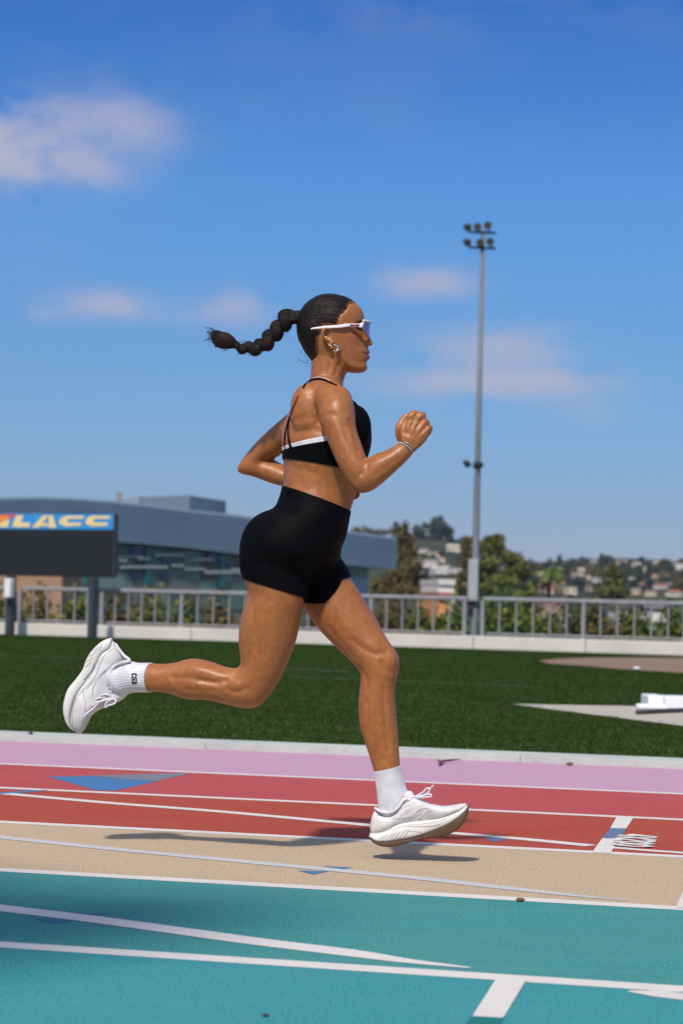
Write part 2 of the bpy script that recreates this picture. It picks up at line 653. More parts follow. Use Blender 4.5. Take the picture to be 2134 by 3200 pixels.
k7 = lambda x, y: (1600 + x / 2.936, 2000 + y / 2.936)
PAD_PX = [k7(0, 586), k7(400, 594), k7(1240, 607), k7(1568, 612), k7(4200, 650), k7(4200, 1140), k7(1568, 786), k7(1200, 743), k7(900, 703), k7(620, 668), k7(300, 629)]
DIRT_PX = [k7(245, 190), k7(400, 172), k7(700, 162), k7(1200, 160), k7(1568, 164), k7(4200, 260), k7(4200, 420), k7(1568, 300), k7(1250, 283), k7(1000, 266), k7(700, 240), k7(330, 214)]


def inside_poly(x, y, poly):
    ins = np.zeros(len(x), bool)
    for i in range(len(poly)):
        a, b_ = poly[i], poly[(i + 1) % len(poly)]
        ins ^= ((a.y > y) != (b_.y > y)) & (x < (b_.x - a.x) * (y - a.y) / (b_.y - a.y + 1e-12) + a.x)
    return ins


def grass_blades():
    n = 170000
    # density falls off with distance
    u = rng.random(n)
    s0, s1 = S_GRASS + 0.01, 37.0
    s = 1.0 / (1 / s0 + u * (1 / s1 - 1 / s0))
    half = 0.20 * s + 1.3
    Yc = s / math.cos(TRK)
    a = (rng.random(n) * 2 - 1) * half + s * math.tan(TRK) * -1.0
    base = np.stack([UT.x * a + NT.x * s, UT.y * a + NT.y * s, np.zeros(n)], 1)
    ok = ~(inside_poly(base[:, 0], base[:, 1], [G(*p) for p in PAD_PX]) | inside_poly(base[:, 0], base[:, 1], [G(*p) for p in DIRT_PX]))
    base, s, n = base[ok], s[ok], int(ok.sum())
    h = rng.uniform(0.007, 0.017, n) * (0.8 + 0.4 * np.sin(base[:, 0] * 9 + 2 * np.sin(base[:, 1] * 7)))
    w = rng.uniform(0.0018, 0.0032, n) * (s / 11) ** 0.8
    az = rng.uniform(0, 2 * np.pi, n)
    lean = rng.uniform(0.0, 0.9, n) * h
    la = rng.uniform(0, 2 * np.pi, n)
    wx, wy = np.cos(az) * w, np.sin(az) * w
    V = np.zeros((n, 3, 3))
    V[:, 0] = base + np.stack([wx, wy, np.zeros(n)], 1)
    V[:, 1] = base - np.stack([wx, wy, np.zeros(n)], 1)
    V[:, 2] = base + np.stack([np.cos(la) * lean, np.sin(la) * lean, h], 1)
    Fc = np.arange(n * 3).reshape(n, 3)
    patchy = 0.5 + 0.5 * np.sin(base[:, 0] * 2.3 + 1.3 * np.sin(base[:, 1] * 3.1)) * np.sin(base[:, 1] * 1.7 + base[:, 0])
    tone = np.clip(0.6 * rng.random(n) + 0.4 * patchy, 0, 1)
    o = tri_cloud('grass', V.reshape(-1, 3), Fc, tone, leaf_mat('grass_blade', (0.019, 0.044, 0.007), (0.058, 0.098, 0.019), rough=.7))
    tag(o, 'short dark green turf blades along the kerb strip', None, None, 'stuff')


grass_blades()

M_fieldline = paint_mat('worn_field_line', (0.17, 0.22, 0.15), .6)
ribbon('field_line', [(-200, 2043), (0, 2050), (275, 2062)], .05, .05, M_fieldline, .012)
ribbon('field_line', [(860, 2090), (980, 2096), (1090, 2104)], .04, .04, M_fieldline, .012)
ribbon('field_line', [(900, 2118), (1240, 2132), (1700, 2152)], .03, .03, M_fieldline, .012)

M_pad = plain('pad_concrete', (0.40, 0.37, 0.33), 0.92, 0.13, 2.0, bumpd=.003)
patch('concrete_pad', PAD_PX, M_pad, 0.004)
M_dirt = plain('bare_dirt', (0.21, 0.145, 0.095), 0.95, 0.22, 1.2, bumpd=.01)
patch('dirt_patch', DIRT_PX, M_dirt, 0.004)

# ------------------------------------------------------------ terrain behind the fence
M_ground = plain('dry_ground', (0.075, 0.068, 0.036), 0.95, 0.3, .15)
gz = -4.0


def hill_h(x, y):
    """height of the ground beyond the fence: flat, then a hillside with a higher shoulder on the left"""
    if y < 230:
        return gz
    ridge = 13.2 + 5.0 * math.exp(-((x - 20.0) / 17.0) ** 2) + .8 * math.sin(x * .11)
    if x < -5:
        ridge = min(ridge, 13)
    f = min(1.0, (y - 230) / 420.0)
    f = f * f * (3 - 2 * f)
    z = gz + (ridge - gz) * f
    z += .5 * math.sin(x * .11 + y * .03) * f
    if y > 660:
        z = max(gz, z - (y - 660) * 0.08)
    return z


def build_terrain():
    V, Fc = [], []
    xs = np.linspace(-420, 420, 141)
    ys = np.concatenate([np.linspace(230, 720, 70), [800, 1000, 1400]])
    for y in ys:
        for x in xs:
            V.append((x, y, hill_h(x, y)))
    nx = len(xs)
    for j in range(len(ys) - 1):
        for i in range(nx - 1):
            a = j * nx + i
            Fc.append((a, a + 1, a + nx + 1, a + nx))
    m, t, b = new_mat('hillside')
    v = coords(t)
    c = mix_color(t, remap(t, noise_tex(t, v, .06, 6, .7), .35, .65), (0.020, 0.036, 0.022), (0.072, 0.074, 0.048))
    c = mix_color(t, remap(t, noise_tex(t, v, .4, 3, .7), .45, .65, 0, .7), c, (0.016, 0.030, 0.020))
    t.links.new(c, b.inputs['Base Color'])
    b.inputs['Roughness'].default_value = .95
    b.inputs['Specular IOR Level'].default_value = .1
    o = mesh_np('hills', V, Fc, m, None, True)
    o['kind'] = 'structure'
    return BVHTree.FromPolygons([Vector(v) for v in V], Fc)


HILL = build_terrain()
kx = [fence_pt(-5000, -0.3, gz), fence_pt(7000, -0.3, gz)]
sheet('ground', [F0 - FD * 400 + Vector((0, 0, gz)) - FNRM * .3, F0 + FD * 400 + Vector((0, 0, gz)) - FNRM * .3, Vector((500, 235, gz)), Vector((-500, 235, gz))], M_ground)


def hill_hit(px, py):
    d = ray(px, py).normalized()
    h = HILL.ray_cast(Vector((0, 0, CAM_H)), d)
    return h[0]


# ------------------------------------------------------------ air: far things fade towards blue
def build_haze():
    m = bpy.data.materials.new('haze')
    m.use_nodes = True
    t = m.node_tree
    t.nodes.clear()
    pv = t.nodes.new('ShaderNodeVolumePrincipled')
    pv.inputs['Color'].default_value = (0.72, 0.82, 1.0, 1)
    pv.inputs['Density'].default_value = HAZE_DENSITY
    pv.inputs['Anisotropy'].default_value = 0.0
    o = t.nodes.new('ShaderNodeOutputMaterial')
    t.links.new(pv.outputs[0], o.inputs['Volume'])
    h = box('haze', (0, 690, 12.5), (1100, 1500, 36), m)
    h['kind'] = 'stuff'
    return h


HAZE_DENSITY = 0.00013
build_haze()
# ======================================================================= BACKGROUND THINGS
M_galv = plain('galvanised_steel', (0.36, 0.37, 0.385), 0.5, 0.14, 8, 0.35)
M_rail = plain('weathered_rail_steel', (0.26, 0.265, 0.285), 0.65, 0.25, 12, 0.1)
M_conc = plain('retaining_concrete', (0.56, 0.54, 0.50), 0.92, 0.12, 0.9, bumpd=.006, bscale=30)
M_dark = plain('charcoal_paint', (0.030, 0.033, 0.040), 0.55, 0.2)
M_polegrey = plain('pole_grey_paint', (0.135, 0.150, 0.165), 0.5, 0.12, 3)
M_white = plain('white_enamel', (0.74, 0.76, 0.78), 0.45, 0.05)

# ------------------------------------------------------------ low retaining wall, cast in bays
KZ = 0.217
seg = [(-1560, -900), (-900, -160), (-160, 44), (44, 299), (299, 600), (600, 880), (880, 1170), (1170, 1480), (1480, 1830), (1830, 2160), (2160, 2800), (2800, 3520)]
wall = empty('retaining_wall', fence_pt(1067))
tag(wall, 'low pale concrete wall in cast bays carrying the steel railing', 'wall')
for (p0, p1) in seg:
    A_, B_ = fence_pt(p0), fence_pt(p1)
    c_ = (A_ + B_) / 2
    L_ = (B_ - A_).length - 0.012
    bm = bmesh.new()
    add_box(bm, c_ + Vector((0, 0, (KZ - 4.0) / 2)) - FNRM * 0.13, (L_, 0.26, KZ + 4.0), math.atan2(FD.y, FD.x), 0.012)
    from_bm('wall_bay', bm, M_conc, wall)

# ------------------------------------------------------------ railings
RAIL_Z, LOW_Z = 0.85, 0.262
me_cache = {}


def unit_prism(r, key):
    if key not in me_cache:
        bm = bmesh.new()
        add_box(bm, (0, 0, 0.5), (r * 2, r * 2, 1), 0, r * 0.25)
        me = bpy.data.meshes.new(key)
        bm.to_mesh(me)
        bm.free()
        me.materials.append(M_rail)
        me_cache[key] = me
    return me_cache[key]


def railing(posts, ints, label):
    g0, g1 = fence_pt(posts[0]), fence_pt(posts[-1])
    t = empty('railing', g0)
    tag(t, label, 'railing', 'steel railings on the concrete wall')
    ang = math.atan2(FD.y, FD.x)

    def bar(name, p, z0, z1, r, key):
        o = bpy.data.objects.new(name, unit_prism(r, key))
        COL.objects.link(o)
        o.parent = t
        o.matrix_parent_inverse = t.matrix_basis.inverted()
        o.location = (p.x, p.y, z0)
        o.scale = (1, 1, z1 - z0)
        o.rotation_euler = (0, 0, ang)
    c_ = (g0 + g1) / 2 - FNRM * .10
    L_ = (g1 - g0).length + .07
    for nm, z, hz in (('top_rail', RAIL_Z, .066), ('bottom_rail', LOW_Z, .034)):
        bm = bmesh.new()
        add_box(bm, c_ + Vector((0, 0, z)), (L_ if nm == 'top_rail' else L_ - .14, .07 if nm == 'top_rail' else .03, hz), ang, .012)
        from_bm(nm, bm, M_rail, t)
    for i, p in enumerate(posts):
        q = fence_pt(p, -.10)
        bar('post', q, KZ - .05, RAIL_Z - .04, .032, 'post_prism')
        if i < len(posts) - 1:
            for k in range(1, ints[i]):
                q = fence_pt(p + (posts[i + 1] - p) * k / ints[i], -.10)
                bar('baluster', q, LOW_Z + .017, RAIL_Z - .039, .0135, 'baluster_prism')


railing([-1500, -1230, -960, -690, -420, -160, 25], [6, 6, 6, 6, 6, 5], 'steel railing at the left edge behind the white cabinet post')
railing([64, 278], [5], 'short steel railing between the two scoreboard posts')
railing([320, 569, 866, 1160, 1452], [6, 6, 6, 6], 'long steel railing behind the runner between scoreboard and floodlight pole')
railing([1508, 1823, 2140, 2460, 2790, 3130, 3480], [6] * 6, 'steel railing to the right of the floodlight pole')

# ------------------------------------------------------------ scoreboard
BL, BR = P(0, 1700, 44.9), P(357, 1700, 43.45)
BL.z = BR.z = 0
BD = (BR - BL).normalized()
BN = Vector((BD.y, -BD.x, 0))


def board(px, py, off=0.0):
    d = ray(px, py)
    o = BL + BN * off
    det = d.x * (-BD.y) + d.y * BD.x
    tt = (o.x * (-BD.y) + o.y * BD.x) / det
    return Vector((d.x * tt, d.y * tt, CAM_H + d.z * tt))


def board_uv(px, py):
    p = board(px, py)
    return ((p - BL).dot(BD), p.z)


def board_slab(name, poly, off, thick, mat, parent, pix=True):
    """a flat piece traced on the board's face, given thickness"""
    uv = [board_uv(x, y) for x, y in poly] if pix else poly
    bm = bmesh.new()
    f = bm.faces.new([bm.verts.new(BL + BD * u + BN * off + Vector((0, 0, z))) for u, z in uv])
    r = bmesh.ops.extrude_face_region(bm, geom=[f])
    bmesh.ops.translate(bm, vec=-BN * thick, verts=[e for e in r['geom'] if isinstance(e, bmesh.types.BMVert)])
    bmesh.ops.recalc_face_normals(bm, faces=bm.faces)
    return from_bm(name, bm, mat, parent)


sb = empty('scoreboard', (BL.x, BL.y, 0))
tag(sb, 'dark electronic scoreboard on two posts with a blue LACC header', 'scoreboard')
u_r, z_t = board_uv(364, 1604)
_, z_m = board_uv(357, 1656)
_, z_b = board_uv(357, 1805)
u_l = -3.2
rect = lambda a, b_, c_, d_: [(a, c_), (b_, c_), (b_, d_), (a, d_)]
M_screen = plain('led_screen_black', (0.011, 0.012, 0.013), 0.55, 0.1)
M_hdr = plain('header_blue', (0.030, 0.27, 0.62), 0.5, 0.06)
M_yel = plain('header_yellow', (0.80, 0.62, 0.27), 0.5, 0.05)
M_redp = plain('header_red', (0.62, 0.07, 0.03), 0.5, 0.05)
M_orp = plain('header_orange', (0.76, 0.27, 0.06), 0.5, 0.05)
board_slab('cabinet', rect(u_l, u_r, z_b, z_t), 0.0, 0.07, M_dark, sb, False)
u_i = board_uv(357, 1604)[0]
board_slab('screen', rect(u_l + .04, u_i, z_b + .02, z_m - .012), 0.012, 0.010, M_screen, sb, False)
hd = board_slab('header_panel', rect(u_l + .04, u_i + .005, z_m + .004, z_t - .012), 0.016, 0.014, M_hdr, sb, False)
ks = lambda x, y: (x / 3.92, 1560 + y / 3.92)
L_ = [(210, 200), (300, 198), (268, 285), (386, 290), (370, 343), (160, 340)]
A1 = [(540, 200), (605, 200), (490, 348), (402, 345)]
A2 = [(606, 200), (655, 200), (702, 350), (618, 350)]
A3 = [(520, 295), (604, 297), (610, 330), (500, 328)]
C_ = [(1040, 205), (840, 203), (775, 222), (738, 262), (742, 300), (785, 326), (840, 334), (1002, 322), (1012, 288), (860, 288), (832, 272), (838, 250), (868, 240), (1034, 240)]
C2_ = [(x + 322, y - 2 + (x - 740) * .012) for x, y in C_]
for nm, pl, mt, of in (('letter', L_, M_yel, .022), ('letter', C_, M_yel, .022), ('letter', C2_, M_yel, .022),
                       ('emblem', [(-300, 190), (100, 188), (222, 190), (135, 236), (0, 300), (-300, 320)], M_redp, .020),
                       ('emblem', [(-300, 215), (-10, 212), (110, 200), (135, 232), (60, 262), (-40, 310), (-300, 330)], M_orp, .022),
                       ('emblem', [(-60, 335), (0, 300), (95, 250), (130, 262), (112, 345), (-80, 345)], M_yel, .0235)):
    board_slab(nm, [ks(*p) for p in pl], of, .004, mt, hd)
bm = bmesh.new()
for pl, of in ((A1, .022), (A2, .0225), (A3, .0215)):
    uv = [board_uv(*ks(*p)) for p in pl]
    f = bm.faces.new([bm.verts.new(BL + BD * u + BN * of + Vector((0, 0, z))) for u, z in uv])
    r = bmesh.ops.extrude_face_region(bm, geom=[f])
    bmesh.ops.translate(bm, vec=-BN * .004, verts=[e for e in r['geom'] if isinstance(e, bmesh.types.BMVert)])
bmesh.ops.recalc_face_normals(bm, faces=bm.faces)
from_bm('letter', bm, M_yel, hd)
M_postdk = plain('post_blue_black', (0.040, 0.048, 0.060), 0.5, 0.15)
for px, w in ((40, .115), (297, .115), (-330, .115)):
    q = board(px, 1700, .62)
    bm = bmesh.new()
    add_box(bm, (q.x, q.y, (z_b - .01) / 2), (w, .16, z_b - .01), math.atan2(BD.y, BD.x), .008)
    from_bm('post', bm, M_postdk, sb)
q = board(36, 1700, .8)
zc0, zc1 = board(36, 1868, .78).z, board(36, 1808, .78).z
cab = empty('control_cabinet', (q.x, q.y, zc0))
tag(cab, 'small white control cabinet fixed to the left scoreboard post', 'cabinet')
qq = board(34, 1700, .78)
bm = bmesh.new()
add_box(bm, (qq.x, qq.y, (zc0 + zc1) / 2), (.135, .13, zc1 - zc0), math.atan2(BD.y, BD.x), .01)
from_bm('housing', bm, M_white, cab)
bm = bmesh.new()
add_box(bm, (qq.x - .01, qq.y - .069, (zc0 + zc1) / 2), (.112, .008, (zc1 - zc0) * .9), math.atan2(BD.y, BD.x), .003)
from_bm('door', bm, M_white, cab)

# ------------------------------------------------------------ floodlight pole
M_lens = plain('lamp_lens_amber_grey', (0.13, 0.10, 0.055), 0.25, 0.2, 20)


def lamp_head(name, c, parent, yaw, tilt, r=.068):
    """bowl reflector with lens, ballast box and bracket; faces left, down and to the camera"""
    prof = [(0.0, -.10), (.022, -.10), (.034, -.075), (.05, -.03), (r * .96, .018), (r, .03), (r, .04)]
    n = 18
    V, Fc = [], []
    for (rr, z) in prof:
        for k in range(n):
            a = 2 * math.pi * k / n
            V.append(Vector((rr * math.cos(a), z, rr * math.sin(a))))
    for i in range(len(prof) - 1):
        for k in range(n):
            a, b_ = i * n + k, i * n + (k + 1) % n
            Fc.append((a, a + n, b_ + n, b_))
    rot = Matrix.Rotation(yaw, 4, 'Z') @ Matrix.Rotation(tilt, 4, 'X')
    Mx = Matrix.Translation(c) @ rot
    V = [Mx @ v for v in V]
    o = mesh_np(name, V, Fc, M_dark, parent, True)
    VL = [Mx @ Vector((r * .97 * math.cos(2 * math.pi * k / n), .034, r * .97 * math.sin(2 * math.pi * k / n))) for k in range(n)] + [Mx @ Vector((0, .044, 0))]
    mesh_np('lens', VL, [(k, (k + 1) % n, n) for k in range(n)], M_lens, o, True)
    return o


def flood_pole(base, yawoff=0.0, label='', full=True):
    t = empty('floodlight_pole', base)
    tag(t, label, 'floodlight pole', 'floodlight poles around the field')
    x, y = base.x, base.y
    H_ = P(1508, 716, base.y if full else 41.3).z if full else 7.15
    zs = [0, .05, 1.25, 1.26, 3.2, H_]
    rs = [.078, .071, .069, .064, .052, .032]
    V, Fc = tube_np([(x, y, z) for z in zs], rs, 16)
    mesh_np('pole', V, Fc, M_polegrey, t, True)
    V, Fc = tube_np([(x, y, 0.0), (x, y, .03)], [.13, .13], 16)
    mesh_np('base_plate', V, Fc, M_polegrey, t)
    s = base.y / FPX
    for j, (ya, heads) in enumerate(((727, ((1459, 710), (1490, 707), (1522, 703))), (775, ((1458, 757), (1498, 757), (1529, 754))))):
        zc = P(1508, ya, base.y).z
        bm = bmesh.new()
        add_box(bm, (x, y - .02, zc), (.46, .045, .04), 0.12, .006)
        arm = from_bm('cross_arm', bm, M_dark, t)
        for (hx, hy) in heads:
            q = P(hx, hy, base.y - .10)
            lamp_head('lamp_head', q, t, math.pi + (.55 if hx < 1480 else .25), -.38)
            tube_br = tube('bracket', [q + Vector((.03, .05, -.035)), Vector((q.x + .045, y - .02, zc))], [.012, .012], M_dark, t, 8)
    for (hx, hy) in ((1458, 1449), (1497, 1452)):
        q = P(hx, hy, base.y - (.02 if hx < 1480 else .12))
        lamp_head('lamp_head', q, t, math.pi + .5, -.5, .058)
        tube('bracket', [q + Vector((.02, .04, -.02)), Vector((x, y, q.z - .05))], [.011, .011], M_dark, t, 8)
    q = P(1500, 1452, base.y)
    V, Fc = tube_np([(x, y, q.z - .06), (x, y, q.z + .05)], [.072, .072], 14)
    mesh_np('collar', V, Fc, M_dark, t, True)
    # junction cabinet strapped to the pole
    z0, z1 = P(1478, 1879, base.y).z, P(1478, 1748, base.y).z
    q = P(1477, 1810, base.y - .10)
    bm = bmesh.new()
    add_box(bm, (q.x, y - .10, (z0 + z1) / 2), (.165, .15, z1 - z0), 0.05, .008)
    cbx = from_bm('junction_box', bm, plain('junction_box_grey', (0.33, 0.37, 0.385), .5, .1), t)
    bm = bmesh.new()
    add_box(bm, (q.x - .003, y - .179, (z0 + z1) / 2), (.14, .008, (z1 - z0) * .94), 0.05, .003)
    from_bm('door', bm, cbx.data.materials[0], cbx)
    q2 = P(1470, 1900, base.y - .08)
    bm = bmesh.new()
    add_box(bm, (q2.x, y - .07, q2.z), (.075, .08, .21), 0, .006)
    from_bm('socket_box', bm, M_dark, t)
    return t


pb = G(1479, 2026)
flood_pole(Vector((pb.x, pb.y, 0)), 0, 'grey floodlight pole with six lamps standing before the railing')


# ------------------------------------------------------------ large building
M_clad = plain('blue_grey_cladding', (0.225, 0.325, 0.410), 0.5, 0.06, .4, 0.15)
M_clad2 = plain('blue_grey_cladding_worn', (0.210, 0.310, 0.395), 0.5, 0.08, .4, 0.15)
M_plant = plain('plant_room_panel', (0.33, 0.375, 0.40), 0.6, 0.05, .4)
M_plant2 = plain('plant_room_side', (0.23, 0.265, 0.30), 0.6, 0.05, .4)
M_roof = plain('roof_membrane', (0.22, 0.19, 0.17), 0.8, 0.1)
g_cols = [(0.105, 0.190, 0.155), (0.135, 0.230, 0.19), (0.085, 0.145, 0.125), (0.20, 0.295, 0.25), (0.165, 0.205, 0.17), (0.110, 0.118, 0.080)]
M_panes = [plain('curtain_glass', c_, 0.7, 0.1, .5, spec=.2) for c_ in g_cols]
M_navy = plain('navy_window', (0.020, 0.036, 0.115), 0.35, 0.1)
M_tealc = plain('teal_fin', (0.015, 0.13, 0.125), 0.5, 0.1)
M_ledge = plain('pale_ledge', (0.40, 0.45, 0.42), 0.6, 0.1)
FL, FR = Vector((-10.96, 118.0, 0)), Vector((2.89, 140.0, 0))
FDIR = (FR - FL).normalized()
FOUT = Vector((FDIR.y, -FDIR.x, 0))
if FOUT.dot(Vector((0, -1, 0))) < 0:
    FOUT = -FOUT


def fac(px, py, off=0.0):
    d = ray(px, py)
    o = FL + FOUT * off
    det = d.x * (-FDIR.y) + d.y * FDIR.x
    tt = (o.x * (-FDIR.y) + o.y * FDIR.x) / det
    return Vector((d.x * tt, d.y * tt, CAM_H + d.z * tt))


def fuv(px, py):
    p = fac(px, py)
    return ((p - FL).dot(FDIR), p.z)


def fslab(name, uv, off, thick, mat, parent):
    bm = bmesh.new()
    f = bm.faces.new([bm.verts.new(FL + FDIR * u + FOUT * off + Vector((0, 0, z))) for u, z in uv])
    r = bmesh.ops.extrude_face_region(bm, geom=[f])
    bmesh.ops.translate(bm, vec=-FOUT * thick, verts=[e for e in r['geom'] if isinstance(e, bmesh.types.BMVert)])
    bmesh.ops.recalc_face_normals(bm, faces=bm.faces)
    return from_bm(name, bm, mat, parent)


bd = empty('campus_building', (FL.x, FL.y, gz))
tag(bd, 'large blue grey building with curved metal roofline and greenish glass front', 'building')
top_px = [(-400, 1566), (-150, 1556), (0, 1554), (100, 1552), (200, 1555), (320, 1563), (430, 1575), (560, 1592), (680, 1603), (780, 1616), (900, 1634), (1060, 1658), (1223, 1681)]
bot_px = [(-400, 1688), (0, 1688), (365, 1693), (560, 1710), (740, 1732), (900, 1749), (1060, 1764), (1223, 1779)]
TU = np.array([fuv(*p) for p in top_px])
BU = np.array([fuv(*p) for p in bot_px])
us = np.linspace(TU[0, 0], TU[-1, 0], 60)
zt = np.interp(us, TU[:, 0], TU[:, 1])
zb = np.interp(us, BU[:, 0], BU[:, 1])
NS = 13
for k in range(NS):
    # courses of horizontal metal panels, each lapping out over the one below
    bm = bmesh.new()
    rows = []
    for i in range(len(us)):
        z1 = zb[i] + (zt[i] - zb[i]) * (k + 1) / NS
        z0 = zb[i] + (zt[i] - zb[i]) * k / NS + .012
        b0 = FL + FDIR * us[i]
        rows.append([bm.verts.new(b0 + FOUT * o_ + Vector((0, 0, z_))) for o_, z_ in ((0.40, z0), (0.33, z1), (0.2, z1), (0.2, z0))])
    for i in range(len(us) - 1):
        for j in range(4):
            bm.faces.new((rows[i][j], rows[i + 1][j], rows[i + 1][(j + 1) % 4], rows[i][(j + 1) % 4]))
    bm.faces.new(rows[0])
    bm.faces.new(rows[-1])
    bmesh.ops.recalc_face_normals(bm, faces=bm.faces)
    from_bm('cladding_course', bm, M_clad if k % 3 else M_clad2, bd)
# body of the building behind the skin and its roof
bm = bmesh.new()
ra, rb = [], []
BACKD = 24.0
for i in range(len(us)):
    b0 = FL + FDIR * us[i]
    ra.append([bm.verts.new(b0 + FOUT * .2 + Vector((0, 0, z_))) for z_ in (zb[i], zt[i])])
    rb.append([bm.verts.new(b0 - FOUT * BACKD + Vector((0, 0, z_))) for z_ in (zb[i], zt[i] - 1.2)])
for i in range(len(us) - 1):
    bm.faces.new((ra[i][1], ra[i + 1][1], rb[i + 1][1], rb[i][1]))
    bm.faces.new((ra[i][0], ra[i + 1][0], rb[i + 1][0], rb[i][0]))
    bm.faces.new((rb[i][0], rb[i + 1][0], rb[i + 1][1], rb[i][1]))
for i in (0, -1):
    bm.faces.new((ra[i][0], ra[i][1], rb[i][1], rb[i][0]))
bmesh.ops.recalc_face_normals(bm, faces=bm.faces)
from_bm('roof', bm, M_clad2, bd)
# lower recessed wall
u_lo, u_hi = TU[0, 0], fuv(1158, 1800)[0]
fslab('lower_wall', [(u_lo, gz), (u_hi, gz), (u_hi, np.interp(u_hi, us, zb) + .05), (u_lo, np.interp(u_lo, us, zb) + .02)], -.15, 20, M_clad, bd)
# curtain wall of panes
u_a, u_b = fuv(-60, 1800)[0], fuv(1085, 1800)[0]
ncol, zlow = 22, -2.6
ucs = np.linspace(u_a, u_b, ncol + 1)
prng = random.Random(4)
for i in range(ncol):
    zhi = min(np.interp(ucs[i], us, zb), np.interp(ucs[i + 1], us, zb)) - .03
    nrow = 8
    for j in range(nrow):
        z0 = zlow + (zhi - zlow) * j / nrow + .015
        z1 = zlow + (zhi - zlow) * (j + 1) / nrow - .015
        mt = M_panes[prng.choice([0, 0, 1, 1, 2, 3, 4, 5] if j > 2 else [2, 5, 0, 4])]
        fslab('glass_panel', rect(ucs[i] + .03, ucs[i + 1] - .03, z0, z1), -.02 + prng.random() * .05, .06, mt, bd)
kb = lambda x, y: (x / 1.96, 1500 + y / 1.96)
for (x0, y0, x1, y1, mt, nm, of) in ((800, 408, 868, 466, M_navy, 'window', .10), (985, 472, 1022, 508, M_navy, 'window', .10), (795, 560, 862, 602, M_navy, 'window', .10),
                                 (978, 575, 1018, 612, M_navy, 'window', .10), (1265, 450, 1332, 506, M_navy, 'window', .10), (1382, 505, 1405, 540, M_navy, 'window', .10),
                                 (880, 412, 916, 650, M_tealc, 'fin', .16), (1336, 455, 1368, 655, M_tealc, 'fin', .16), (512, 590, 540, 640, M_tealc, 'fin', .16),
                                 (700, 465, 860, 474, M_ledge, 'ledge', .2), (830, 474, 900, 488, M_ledge, 'ledge', .21), (730, 525, 1010, 540, M_ledge, 'ledge', .2), (940, 452, 1110, 466, M_ledge, 'ledge', .2),
                                 (1040, 518, 1110, 530, M_ledge, 'ledge', .2), (1240, 555, 1470, 572, M_ledge, 'ledge', .2), (1170, 480, 1290, 492, M_ledge, 'ledge', .2), (1400, 540, 1480, 556, M_ledge, 'ledge', .22),
                                 (715, 485, 760, 500, M_ledge, 'ledge', .22), (1120, 540, 1240, 551, M_ledge, 'ledge', .2)):
    uvs = [fuv(*kb(x, y)) for x, y in ((x0, y1), (x1, y1), (x1, y0), (x0, y0))]
    fslab(nm, uvs, of, .14, mt, bd)
# right end: small glazed opening under the overhang
uvs = [fuv(x, y) for x, y in ((1094, 1798), (1150, 1803), (1150, 1776), (1094, 1772))]
fslab('window', uvs, .02, .1, M_panes[1], bd)
# rooftop plant room
pr0, pr1, pr2 = fac(432, 1600, -6), fac(592, 1600, -6), fac(706, 1612, -14)
zr0, zr1, zr2 = fac(432, 1553, -6).z, fac(592, 1548, -6).z, fac(706, 1566, -14).z
bm = bmesh.new()
pv = [Vector((pr0.x, pr0.y, 0)), Vector((pr1.x, pr1.y, 0)), Vector((pr2.x, pr2.y, 0)), Vector((pr2.x - 6, pr2.y + 6, 0)), Vector((pr0.x - 4, pr0.y + 10, 0))]
zz = [zr0, zr1, zr2, zr2, zr0]
lo = [bm.verts.new(Vector((v.x, v.y, 2.0))) for v in pv]
hi = [bm.verts.new(Vector((v.x, v.y, z))) for v, z in zip(pv, zz)]
for i in range(5):
    bm.faces.new((lo[i], lo[(i + 1) % 5], hi[(i + 1) % 5], hi[i]))
bm.faces.new(hi)
bmesh.ops.recalc_face_normals(bm, faces=bm.faces)
pl = from_bm('plant_room', bm, M_plant, bd)
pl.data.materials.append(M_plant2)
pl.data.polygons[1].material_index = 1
box('roof_vent', fac(373, 1553, -3) + Vector((0, 0, 0)), (.25, .25, .5), M_roof, bd)
# warm brown low building under the scoreboard
lb = empty('low_building', P(60, 1890, 80))
tag(lb, 'low tan brown building seen under the scoreboard', 'building')
c0, c1 = P(-300, 1812, 82), P(185, 1822, 80)
bm = bmesh.new()
add_box(bm, ((c0.x + c1.x) / 2, 84, (c1.z + gz) / 2 + .25), (c1.x - c0.x, 6, c1.z - gz + .5), 0, .03)
from_bm('wall', bm, plain('tan_render', (0.30, 0.185, 0.115), .85, .15, .5), lb)
bm = bmesh.new()
add_box(bm, ((c0.x + c1.x) / 2, 84, c1.z + .56), (c1.x - c0.x + .3, 6.4, .12), 0, .01)
from_bm('roof', bm, M_roof, lb)

# ------------------------------------------------------------ vegetation
M_bark = plain('bark', (0.095, 0.072, 0.052), .9, .25, 3)
M_leaf_dark = leaf_mat('blue_green_leaf', (0.018, 0.036, 0.030), (0.042, 0.068, 0.052))
M_leaf_olive = leaf_mat('olive_leaf', (0.060, 0.072, 0.013), (0.175, 0.180, 0.034))
M_leaf_brown = leaf_mat('russet_olive_leaf', (0.066, 0.054, 0.015), (0.180, 0.135, 0.040))
M_leaf_green = leaf_mat('fresh_leaf', (0.055, 0.088, 0.012), (0.160, 0.190, 0.030))
M_leaf_mid = leaf_mat('mid_leaf', (0.034, 0.052, 0.022), (0.090, 0.106, 0.044))
M_leaf_dry = leaf_mat('dry_leaf', (0.085, 0.070, 0.034), (0.190, 0.150, 0.080))


